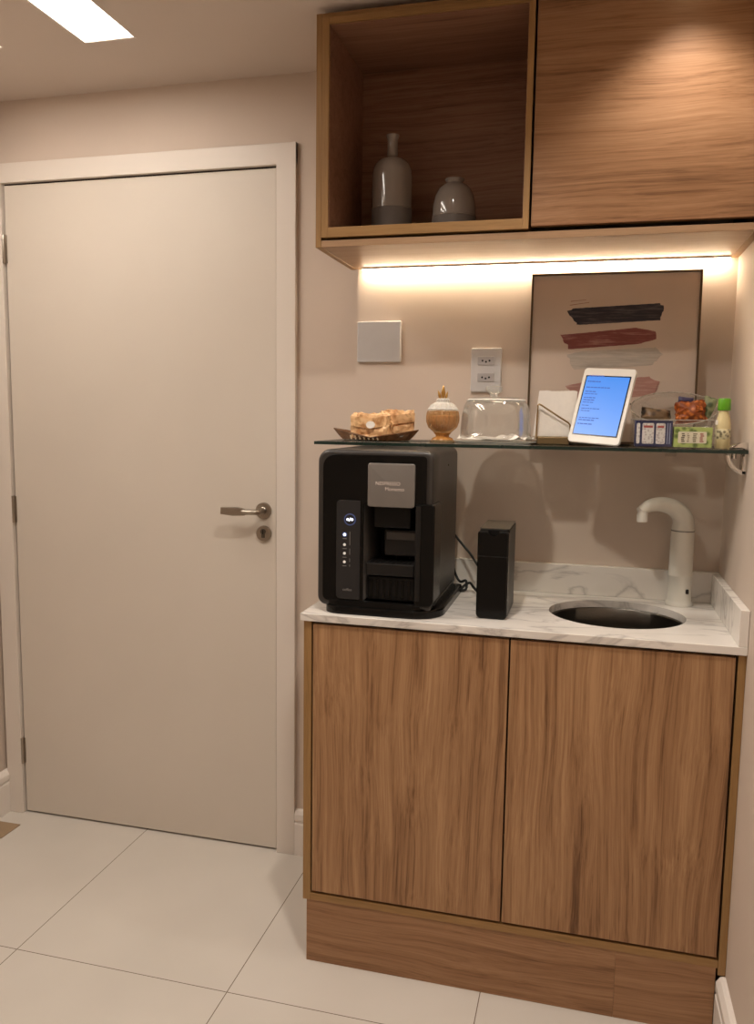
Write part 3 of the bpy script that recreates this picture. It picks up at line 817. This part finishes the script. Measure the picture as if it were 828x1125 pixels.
# ribbed tray
TC = Vector((.362, -.165, 0))
tr = thing('serving_tray', (TC.x, TC.y, TZ), 'small brown ribbed dish with flared rim holding two paper packets on the glass shelf', 'tray')
def tray_ring(hd, z, n_side=14, rib=0.0, wave=0.0):
    cs_ = [(-hd*1.08, 0), (0.02, -hd*.74), (hd*1.0, 0), (-.0, hd*.70)]
    out = []
    for i in range(4):
        a, b_ = cs_[i], cs_[(i+1) % 4]
        for j in range(n_side):
            f = j/n_side
            x, y = a[0]+(b_[0]-a[0])*f, a[1]+(b_[1]-a[1])*f
            k = 1+rib*(1 if j % 2 else -1)
            zz = z+wave*abs(x)/hd
            out.append(Vector((TC.x+x*k, TC.y+y*k, zz)))
    return out
b = NB()
rings = [tray_ring(.084, TZ), tray_ring(.090, TZ+.002, rib=.01), tray_ring(.100, TZ+.006, rib=.014, wave=.005), tray_ring(.114, TZ+.008, rib=.006, wave=.020), tray_ring(.112, TZ+.010, wave=.020), tray_ring(.098, TZ+.008, rib=.01, wave=.004), tray_ring(.084, TZ+.004)]
vr = [[b.verts.new(v) for v in r] for r in rings]
for A, B in zip(vr, vr[1:]):
    k = len(A)
    for i in range(k): b.faces.new([A[i], A[(i+1) % k], B[(i+1) % k], B[i]])
b.faces.new(list(reversed(vr[0]))); b.faces.new(vr[-1])
bmesh.ops.recalc_face_normals(b, faces=b.faces)
obj('dish', b, pmat('brown_glaze', (112, 76, 48), rough=.22, noise_amt=.3, nscale=60, coat=.5), tr)
for i in range(7):
    f = (i+1.2)/9
    a_, b_ = Vector((TC.x-.085, TC.y-.013, TZ+.006)), Vector((TC.x+.040, TC.y-.079, TZ+.006))
    p_ = a_.lerp(b_, f+.05)
    b = NB(); tube(b, [p_+Vector((0, -.004, -.003)), p_+Vector((-.003, -.0065, .007))], .0022, n=8); obj('bead', b, pmat('bead_cream', (214, 186, 150), rough=.3), tr)

def packet(w, d, h, c, rz, seed, tiltx=0.0):
    """crumpled folded paper packet"""
    t = bmesh.new(); bmesh.ops.create_cube(t, size=1)
    bmesh.ops.subdivide_edges(t, edges=t.edges[:], cuts=9, use_grid_fill=True)
    for v in t.verts:
        x, y, z = v.co
        pinch = 1-.22*abs(2*z)**3*(1 if z > 0 else .3)
        px = x*w*(1-.05*abs(2*z)**2); py = y*d*pinch; pz = z*h
        nv = noise.noise_vector(Vector((x*4.2, y*4.2, z*4.2))+Vector((seed, seed*2, 0)))
        n2 = noise.noise_vector(Vector((x*10, y*10, z*10))+Vector((seed, 0, seed)))
        k = 1.0 if z > -.45 else .3
        v.co = Vector((px, py, pz))+nv*.0085*k+n2*.0035*k
        if z <= -.499: v.co.z = -h/2
    Mx = Matrix.Translation(Vector(c)+Vector((0, 0, h/2))) @ Matrix.Rotation(rz, 4, 'Z') @ Matrix.Rotation(tiltx, 4, 'X')
    b = NB(); merge(b, t, 0, Mx)
    return b, Mx
p1 = thing('snack_packet', (.352, -.185, TZ+.006), 'kraft paper snack packet with a round white sticker in front on the brown dish', 'packet')
b, Mx = packet(.104, .042, .062, (.352, -.185, TZ+.0065), -.12, 1.3); obj('paper_bag', b, M['kraft'], p1, smooth=True, angle=22)
b = NB(); t = bmesh.new(); bmesh.ops.create_grid(t, x_segments=8, y_segments=1, size=.5)
for v in t.verts:
    x, y = v.co.x, v.co.y
    v.co = Vector((x*.100, -.0245-(.5-abs(x))*.004-y*.002, .006+y*.026+abs(x)*.016))
merge(b, t, 0, Mx); obj('folded_flap', b, M['kraft'], p1)
b = NB(); lathe(b, [(.0125, 0), (.0125, .0008), (0, .0008)], (0, 0, 0), n=24, axis='y'); bmesh.ops.transform(b, matrix=Mx @ Matrix.Translation((.008, -.0285, .004)) @ Matrix.Diagonal((1.0, 1, .75, 1)), verts=b.verts); obj('sticker', b, M['paper'], p1)
p2 = thing('snack_packet', (.405, -.130, TZ+.006), 'taller crumpled kraft paper packet standing behind the stickered one on the brown dish', 'packet')
b, Mx = packet(.085, .042, .072, (.408, -.128, TZ+.0065), .32, 7.1); obj('paper_bag', b, M['kraft'], p2, smooth=True, angle=22)
b = NB(); t = bmesh.new(); bmesh.ops.create_grid(t, x_segments=8, y_segments=1, size=.5)
for v in t.verts:
    x, y = v.co.x, v.co.y
    v.co = Vector((x*.088, -.026-y*.003, .014+y*.024+(x)*.012))
merge(b, t, 0, Mx); obj('folded_flap', b, M['kraft'], p2)

# amber jar with lid and gold finial
JX, JY = .5435, -.195
jr = thing('sugar_jar', (JX, JY, TZ), 'amber ribbed glass footed jar with a gold finial lid on the glass shelf', 'jar')
fl = lambda a, r, h: r*(1+.05*cos(a*18))
b = NB(); lathe(b, [(.0310, 0), (.0310, .003), (.024, .007), (.0155, .013), (.0150, .018), (.024, .027), (.0355, .037), (.0410, .052), (.0415, .064), (.0395, .077), (.0375, .080), (.0355, .080), (.0375, .064), (.037, .052), (.032, .040), (.018, .028), (0, .025)], (JX, JY, TZ), n=120, flute=fl, caps=False)
obj('bowl', b, M['amber'], jr, smooth=True)
b = NB(); lathe(b, [(.0275, .006), (.0255, .010), (.0168, .0145), (.0165, .0175), (.022, .0235)], (JX, JY, TZ), n=60, flute=lambda a, r, h: r*(1+.05*cos(a*14)), caps=False)
obj('foot', b, pmat('amber_foot', (172, 118, 58), rough=.15, noise_amt=.25, nscale=60, coat=.6), jr, smooth=True)
b = NB(); lathe(b, [(0, .028), (.017, .031), (.030, .042), (.0345, .055), (.034, .066), (0, .070)], (JX, JY, TZ), n=30); obj('sugar_content', b, pmat('brown_sugar', (206, 168, 126), rough=.8, noise_amt=.2, nscale=200), jr, smooth=True)
b = NB(); lathe(b, [(.0360, .0808), (.0385, .0822), (.0385, .0845), (.0355, .0865), (.031, .0945), (.0215, .1005), (.0165, .1020), (.0165, .1085), (.0125, .1115), (0, .1120)], (JX, JY, TZ), n=96, flute=lambda a, r, h: r*(1+.04*cos(a*16)), caps=False)
ld = obj('lid', b, fluted('cut_glass', (.93, .92, .90), .5), jr, smooth=True)
b = NB()
for (dx, dz, tx, s_) in ((0, 0, 0, 1), (-.006, -.002, -.35, .72), (.006, -.002, .28, .62)):
    lathe(b, [(.0022, 0), (.0052*s_, .008*s_), (.0058*s_, .014*s_), (.003*s_, .026*s_), (0, .034*s_)], (0, 0, 0), n=12, mat=Matrix.Translation((JX+dx, JY, TZ+.112+dz)) @ Matrix.Rotation(tx, 4, 'Y'))
obj('finial', b, M['gold'], ld, smooth=True)

# paper doily, glass plate and cake dome
DX, DY = .679, -.195
b = NB()
t = bmesh.new()
rings_ = []
for ir in range(9):
    r = .0135*ir
    rr = []
    for i in range(60):
        a = 2*pi*i/60
        hz = .006+.020*max(0, noise.noise(Vector((cos(a)*r*34, sin(a)*r*34, 3.1))))*(1 if r > .05 else .4)
        rr.append(t.verts.new((DX+r*cos(a)*.90, DY+r*sin(a)*.88, TZ+.0052+(hz if ir > 3 else .002))))
    rings_.append(rr)
for A, B in zip(rings_[1:], rings_[2:]):
    for i in range(60): t.faces.new([A[i], A[(i+1) % 60], B[(i+1) % 60], B[i]])
t.faces.new(rings_[1])
for v in rings_[0]: t.verts.remove(v)
merge(b, t)
tag(obj('paper_doily', b, M['paper'], smooth=True), 'crumpled white paper doily lying on the glass plate under the cake dome', 'doily')
pt = NB(); lathe(pt, [(.085, 0), (.090, .0012), (.1015, .0042), (.1025, .0055), (.100, .0055), (.088, .0030), (0, .0028)], (DX, DY, TZ), n=72)
tag(obj('glass_plate', pt, thin_glass('plate_glass', (.90, .92, .90), refl=1.6, haze=.35), smooth=True), 'round clear glass plate on the shelf carrying the cake dome', 'plate')
dm = thing('cake_dome', (DX, DY, TZ+.0062), 'clear glass cake dome with a round knob over a white paper doily', 'cake dome')
rD = .0895
prof = [(rD, .010), (rD-.001, .035), (rD-.004, .070), (rD-.009, .094), (rD-.017, .107), (rD-.032, .1135), (.03, .1155), (.008, .1165)]
b = NB(); lathe(b, prof, (DX, DY, TZ), n=80, caps=False)
o = obj('dome', b, M['dome_glass'], dm, smooth=True)
sol = o.modifiers.new('s', 'SOLIDIFY'); sol.thickness = .0022; sol.offset = -1
b = NB(); lathe(b, [(rD-.019, .1045), (rD-.0150, .1075), (rD-.0215, .1105), (rD-.0235, .1080)], (DX, DY, TZ), n=80, caps=False); obj('shoulder_highlight', b, thin_glass('glass_highlight', (.80, .80, .79), refl=2.5, haze=.5, cap=.6), o, smooth=True)  # pale hazy ring added as the bright highlight round the dome's top
b = NB(); lathe(b, [(.008, .1165), (.010, .120), (.0105, .124), (.0195, .130), (.0215, .136), (.0205, .141), (.015, .1435), (0, .1445)], (DX-.006, DY, TZ), n=40, caps=False); obj('knob', b, thin_glass('knob_glass', (.88, .88, .87), refl=2.6, haze=.22, cap=.6), o, smooth=True)

# napkin holder with napkins
nh = thing('napkin_holder', (.825, -.20, TZ), 'brass wire napkin holder with a low base on the glass shelf beside the tablet', 'napkin holder')
b = NB(); box(b, .781, .860, -.168, -.072, TZ, TZ+.0185, .002); obj('base', b, pmat('brass_base', (128, 108, 76), rough=.35, metal=.6), nh)
for y in (-.169, -.073):
    b = NB(); p_ = [(.7795, y, TZ+.012), (.7805, y, TZ+.060), (.7815, y, TZ+.0975), (.7845, y, TZ+.0995), (.7885, y, TZ+.098), (.8575, y, TZ+.054), (.8625, y, TZ+.048), (.8635, y, TZ+.012)]
    tube(b, p_, .0021, n=8); obj('wire_side', b, M['brass_wire'], nh, smooth=True)
for k in range(8):
    y = -.160+k*.0095
    b = NB(); t = bmesh.new()
    nx, nz = 12, 8
    g = [[None]*(nz+1) for _ in range(nx+1)]
    for i in range(nx+1):
        for j in range(nz+1):
            u, v = i/nx, j/nz
            x = .770+u*.106+(.0125*v if u < .5 else .0125*v*(1-(u-.5)*2))
            z = TZ+.0195+v*.112+.003*sin(u*9+k)*v
            yy = y+.006*sin(u*5+k*.7)*v*.5+.004*v
            g[i][j] = (x, yy, z)
    fv = [[t.verts.new(Vector(g[i][j])) for j in range(nz+1)] for i in range(nx+1)]
    bv = [[t.verts.new(Vector(g[i][j])+Vector((0, .0042, 0))) for j in range(nz+1)] for i in range(nx+1)]
    for i in range(nx):
        for j in range(nz):
            t.faces.new([fv[i][j], fv[i+1][j], fv[i+1][j+1], fv[i][j+1]])
            t.faces.new([bv[i][j], bv[i][j+1], bv[i+1][j+1], bv[i+1][j]])
    for i in range(nx):
        t.faces.new([fv[i][0], bv[i][0], bv[i+1][0], fv[i+1][0]]); t.faces.new([fv[i][nz], fv[i+1][nz], bv[i+1][nz], bv[i][nz]])
    for j in range(nz):
        t.faces.new([fv[0][j], fv[0][j+1], bv[0][j+1], bv[0][j]]); t.faces.new([fv[nx][j], bv[nx][j], bv[nx][j+1], fv[nx][j+1]])
    merge(b, t)
    tag(obj('napkin', b, M['paper'], smooth=True), 'folded white paper napkin standing in the brass napkin holder', 'napkin', 'napkins in the brass holder')

# tablet
TB = thing('tablet', (.920, -.235, TZ), 'white tablet with a bright blue screen propped up on the glass shelf', 'tablet')
MT = Matrix.Translation((.9185, -.226, TZ+.0008)) @ Matrix.Rotation(-.44, 4, 'Z') @ Matrix.Rotation(.054, 4, 'Y') @ Matrix.Rotation(-.335, 4, 'X')
w, hT = .1340, .193
b = NB(); prism_xz(b, rrect(-w/2, w/2, .004, hT+.004, .009), -.0040, .0035, bev=.0012, seg=2, mat=MT); obj('casing', b, M['white_plastic'], TB)
b = NB(); prism_xz(b, rrect(-w/2+.0085, w/2-.0085, .0225, hT-.0155, .001), -.0046, -.0041, mat=MT); scn = obj('screen_border', b, M['screen_black'], TB)
def screen():
    m, nt, p, out = base_mat('tablet_screen'); L = nt.links.new
    tc = N(nt, 'ShaderNodeTexCoord'); sp = N(nt, 'ShaderNodeSeparateXYZ'); L(tc.outputs['Generated'], sp.inputs[0])
    r = N(nt, 'ShaderNodeValToRGB'); e = r.color_ramp.elements
    e[0].position = 0; e[0].color = s2l((112, 166, 252)); e[1].position = 1; e[1].color = s2l((62, 142, 240))
    L(sp.outputs['Z'], r.inputs[0]); L(r.outputs[0], p.inputs['Emission Color'])
    p.inputs['Emission Strength'].default_value = .95; p.inputs['Base Color'].default_value = (.01, .02, .05, 1); p.inputs['Roughness'].default_value = .25
    return m
b = NB(); prism_xz(b, rrect(-w/2+.0115, w/2-.0115, .0255, hT-.0185, .0005), -.0050, -.0047, mat=MT); sc_ = obj('screen', b, screen(), TB)
m_txt = pmat('screen_text', (20, 60, 140), emis=(20, 66, 160), estr=.7)
rnd = random.Random(3)
rows = [(.174, .038, .0024), (.160, .034, .0018), (.145, .056, .0015), (.134, .022, .0015), (.128, .03, .0012), (.118, .024, .0015), (.112, .030, .0015), (.106, .028, .0012), (.098, .018, .0012), (.090, .046, .0013), (.084, .02, .0012), (.066, .05, .0013), (.060, .04, .0016), (.050, .034, .0016)]
for z, L_, hh in rows:
    b = NB(); x = -w/2+.0165
    while x < -w/2+.0165+L_:
        ww = rnd.uniform(.004, .010)
        box(b, x, x+ww, -.00515, -.0050, z, z+hh*1.5, mat=MT); x += ww+.0014
    obj('text_line', b, m_txt, sc_)
b = NB(); prism_xz(b, rrect(-.032, .032, .0, .10, .004), .010, .013, mat=Matrix.Translation((.9185, -.226, TZ+.0008)) @ Matrix.Rotation(-.44, 4, 'Z') @ Matrix.Translation((0, .048, .0)) @ Matrix.Rotation(.22, 4, 'X')); obj('prop_stand', b, M['white_plastic'], TB)

# clear organiser box with tea boxes
AX0, AX1, AY0, AY1, AZ1 = 1.005, 1.1875, -.312, -.212, TZ+.064
ab = thing('acrylic_box', ((AX0+AX1)/2, (AY0+AY1)/2, TZ), 'clear rectangular acrylic organiser box holding tea boxes on the glass shelf', 'organiser box')
b = NB()
th = .0022
box(b, AX0, AX1, AY0, AY0+th, TZ, AZ1, .0004); box(b, AX0, AX1, AY1-th, AY1, TZ, AZ1, .0004)
box(b, AX0, AX0+th, AY0+th, AY1-th, TZ, AZ1); box(b, AX1-th, AX1, AY0+th, AY1-th, TZ, AZ1)
box(b, AX0+th, AX1-th, AY0+th, AY1-th, TZ, TZ+.0022)
obj('clear_walls', b, M['acrylic'], ab)
b = NB()
for (a0, a1, c0, c1) in ((AX0, AX1, AY0, AY0+th), (AX0, AX1, AY1-th, AY1), (AX0, AX0+th, AY0, AY1), (AX1-th, AX1, AY0, AY1)):
    box(b, a0, a1, c0, c1, AZ1+.0001, AZ1+.0012)
obj('rim', b, thin_glass('acrylic_edge', (.7, .72, .70), refl=2.5, haze=.35, hazecol=(236, 232, 226)), ab)
b = NB(); box(b, AX1-.0045, AX1+.0006, AY0-.001, AY0+.004, AZ1-.009, AZ1+.0015, .0008); obj('corner_highlight', b, M['white_plastic'], ab)  # small white block added as the highlight on the acrylic corner

def mottled(name, c1, c2, scale):
    m, nt, p, out = base_mat(name); L = nt.links.new
    tc = N(nt, 'ShaderNodeTexCoord'); n = N(nt, 'ShaderNodeTexVoronoi'); n.inputs['Scale'].default_value = scale
    L(tc.outputs['Object'], n.inputs['Vector'])
    r = N(nt, 'ShaderNodeValToRGB'); e = r.color_ramp.elements
    e[0].position = .25; e[0].color = s2l(c1); e[1].position = .55; e[1].color = s2l(c2)
    L(n.outputs['Distance'], r.inputs[0]); L(r.outputs[0], p.inputs['Base Color']); p.inputs['Roughness'].default_value = .45
    return m
NY0 = AY0+.0035
nb = thing('tea_box', (1.052, -.285, TZ+.0025), 'navy blue tea box with white label panels in the clear organiser box', 'tea box')
b = NB(); box(b, 1.0125, 1.0935, NY0, NY0+.05, TZ+.003, TZ+.0625, .001); obj('carton', b, pmat('navy_card', (30, 38, 84), rough=.45), nb)
lab = mottled('label_print', (186, 178, 180), (226, 224, 222), 200)
for (x0_, x1_) in ((1.0150, 1.0225), (1.0275, 1.0530), (1.0575, 1.0775)):
    b = NB(); prism_xz(b, rrect(x0_, x1_, TZ+.0095, TZ+.0565, .003), NY0-.0006, NY0); f_ = obj('label', b, lab, nb)
    if x1_-x0_ > .015:
        b = NB(); box(b, x0_+.003, x1_-.003, NY0-.0009, NY0-.0006, TZ+.046, TZ+.051); obj('red_title', b, pmat('red_ink', (176, 84, 80)), f_)
for x0_ in (1.0815, 1.0865):
    b = NB(); box(b, x0_, x0_+.002, NY0-.0006, NY0, TZ+.0095, TZ+.0565); obj('stripe', b, pmat('pale_blue_ink', (150, 160, 190)), nb)
gb = thing('tea_box', (1.138, -.285, TZ+.0025), 'light green tea box with a white label in the clear organiser box', 'tea box')
b = NB(); box(b, 1.0965, 1.1785, NY0, NY0+.05, TZ+.003, TZ+.0485, .001); obj('carton', b, mottled('green_card', (92, 116, 44), (176, 196, 112), 70), gb)
b = NB(); prism_xz(b, rrect(1.1055, 1.1665, TZ+.0125, TZ+.0385, .003), NY0-.0006, NY0); f_ = obj('label', b, pmat('cream_card', (232, 226, 204), rough=.5), gb)
rnd = random.Random(9)
for (xx, ww, cc) in ((1.112, .009, (92, 84, 66)), (1.1245, .006, (150, 140, 118)), (1.1365, .010, (128, 120, 96)), (1.1515, .0095, (170, 92, 82))):
    b = NB()
    for k in range(5):
        box(b, xx+rnd.uniform(0, .002), xx+ww-rnd.uniform(0, .003), NY0-.0009, NY0-.0006, TZ+.0155+k*.0042, TZ+.0180+k*.0042)
    obj('print_block', b, pmat('label_ink', cc), f_)

# clear oval bowl, tipped forward behind the tea boxes, with snacks in it
bw = thing('snack_bowl', (1.108, -.12, TZ), 'clear oval plastic bowl of wrapped snacks behind the tea boxes', 'bowl')
BC = Vector((1.1085, -.140, TZ+.094))
MB_ = Matrix.Translation(BC) @ Matrix.Rotation(radians(33), 4, 'X')
A_, B_ = .1015, .074
b = NB(); lathe(b, [(1.0, .0), (.985, -.018), (.93, -.040), (.80, -.058), (.6, -.066), (.0, -.068)], (0, 0, 0), n=72, caps=False, mat=MB_ @ Matrix.Diagonal((A_, B_, 1, 1)))
o = obj('bowl', b, thin_glass('bowl_plastic', (.985, .985, .98), refl=1.0, haze=.01, cap=.25), bw, smooth=True)
sol = o.modifiers.new('s', 'SOLIDIFY'); sol.thickness = .0012
b = NB(); tube(b, [MB_ @ Vector((A_*cos(2*pi*i/72), B_*sin(2*pi*i/72), 0)) for i in range(73)], .0016, n=8, caps=False); obj('rim', b, thin_glass('bowl_rim', (.78, .78, .76), refl=2.2, haze=.34, hazecol=(240, 230, 215)), o, smooth=True)

def sachet(name, c, size, rot, mat, label, cat, seed, amp=.25):
    t = bmesh.new(); bmesh.ops.create_cube(t, size=1)
    bmesh.ops.subdivide_edges(t, edges=t.edges[:], cuts=8, use_grid_fill=True)
    for v in t.verts:
        x, y, z = v.co
        e_ = max(abs(2*x), abs(2*z))
        puff = (1-e_**3)*.9+.1
        nv = noise.noise_vector(Vector((x*5, y*3, z*5))+Vector((seed, 0, seed)))
        v.co = Vector((x*size[0], y*size[1]*puff, z*size[2]))+Vector((nv.x*size[0], nv.y*size[1], nv.z*size[2]))*amp*.35
    Mx = Matrix.Translation(Vector(c)) @ Matrix.Rotation(rot[2], 4, 'Z') @ Matrix.Rotation(rot[0], 4, 'X') @ Matrix.Rotation(rot[1], 4, 'Y')
    b = NB(); merge(b, t, 0, Mx)
    tag(obj(name, b, mat, smooth=True, angle=30), label, cat)
sachet('snack_sachet', (1.066, -.148, TZ+.0740), (.066, .030, .036), (-.35, .15, .1), mottled('dark_wrapper', (46, 38, 36), (120, 96, 70), 60), 'dark brown wrapped snack at the left of the clear oval bowl', 'snack', 2.2)
sachet('orange_snack', (1.146, -.148, TZ+.0840), (.064, .034, .052), (-.3, -.1, 0), mottled('orange_snack', (206, 116, 44), (140, 66, 20), 95), 'orange crunchy snack packet in the middle of the clear oval bowl', 'snack', 4.7, .4)
sachet('blue_sachet', (1.136, -.134, TZ+.1130), (.034, .012, .016), (-.3, .1, .1), pmat('dark_blue_foil', (60, 54, 92), rough=.3), 'small dark blue foil sachet resting on the orange snack in the bowl', 'snack', 5.5)
sachet('green_sachet', (1.186, -.134, TZ+.0950), (.030, .014, .052), (-.25, .35, -.2), mottled('green_wrapper', (70, 84, 48), (140, 146, 108), 60), 'dull green wrapped sachet in the bowl beside the green-capped bottle', 'snack', 8.1)

# bottle with green cap
BX, BY = 1.2105, -.232
bo = thing('small_bottle', (BX, BY, TZ), 'small cream bottle with a bright green cap at the right end of the glass shelf', 'bottle')
b = NB(); lathe(b, [(.0150, 0), (.0170, .003), (.0175, .02), (.0172, .045), (.0155, .062), (.0125, .076), (.0112, .084), (.0108, .0875), (0, .0875)], (BX, BY, TZ), n=36); obj('body', b, pmat('cream_plastic', (214, 198, 152), rough=.3, noise_amt=.04), bo, smooth=True)
b = NB(); lathe(b, [(.0176, .022), (.0178, .0225), (.01745, .0445), (.0172, .045)], (BX, BY, TZ), n=36, caps=False); obj('label_wrap', b, mottled('bottle_label', (110, 100, 78), (214, 204, 168), 120), bo, smooth=True)
b = NB(); lathe(b, [(.0138, .0880), (.0142, .0895), (.0138, .113), (.0125, .1155), (0, .1158)], (BX, BY, TZ), n=36, flute=lambda a, r, h: r*(1+.015*cos(a*24))); obj('cap', b, M['green_cap'], bo, smooth=True)

# ------------------------------------------------------------------ downlights above (recessed in the ceiling)
def downlight(x, y, energy, size, blend, label, tgt=None, rad=.03):
    t = thing('downlight', (x, y, ZC), label, 'ceiling light')
    b = NB(); lathe(b, [(.030, -.0005), (.045, -.0005), (.046, -.004), (.032, -.006), (.030, -.003)], (x, y, ZC), n=36, caps=False); obj('ring', b, M['casing'], t, smooth=True)
    b = NB(); lathe(b, [(0, -.002), (.0295, -.002)], (x, y, ZC), n=30, caps=False); obj('lens', b, M['lens'], t)
    l = bpy.data.lights.new('downlight_lamp', 'SPOT'); l.energy = energy; l.color = (1, .91, .81); l.spot_size = radians(size); l.spot_blend = blend; l.shadow_soft_size = rad
    o = bpy.data.objects.new('downlight_lamp', l); COL.objects.link(o); o.parent = t; o.location = (0, 0, -.012)
downlight(1.085, -.455, 16, 104, .75, 'small round recessed ceiling spotlight in front of the wall cabinet door')
downlight(.60, -.95, 50, 130, .8, 'small round recessed ceiling spotlight above the middle of the floor')
downlight(.75, -2.1, 50, 130, .8, 'small round recessed ceiling spotlight above the camera end of the passage')

w_ = bpy.data.worlds.new('World'); SC.world = w_; w_.use_nodes = True
w_.node_tree.nodes['Background'].inputs[0].default_value = (1, .86, .7, 1); w_.node_tree.nodes['Background'].inputs[1].default_value = .3

# ------------------------------------------------------------------ camera
yaw, pit, rol, f = .2536, -.1153, .014, 898.63
fwd = Vector((-sin(yaw)*cos(pit), cos(yaw)*cos(pit), sin(pit)))
rt = Vector((cos(yaw), sin(yaw), 0)); up = rt.cross(fwd)
r2 = rt*cos(rol)+up*sin(rol); u2 = -rt*sin(rol)+up*cos(rol)
cam = bpy.data.cameras.new('Camera'); co = bpy.data.objects.new('Camera', cam); COL.objects.link(co)
cam.sensor_fit = 'HORIZONTAL'; cam.sensor_width = 36; cam.lens = f/828*36; cam.clip_start = .02
Mc = Matrix((r2, u2, -fwd)).transposed().to_4x4(); Mc.translation = Vector((.9145, -2.2868, 1.3806))
co.matrix_world = Mc
SC.camera = co
SC.view_settings.view_transform = 'Standard'
SC.view_settings.look = 'None'
SC.view_settings.exposure = 0
SC.cycles.use_denoising = True
SC.cycles.max_bounces = 8
SC.cycles.transparent_max_bounces = 24
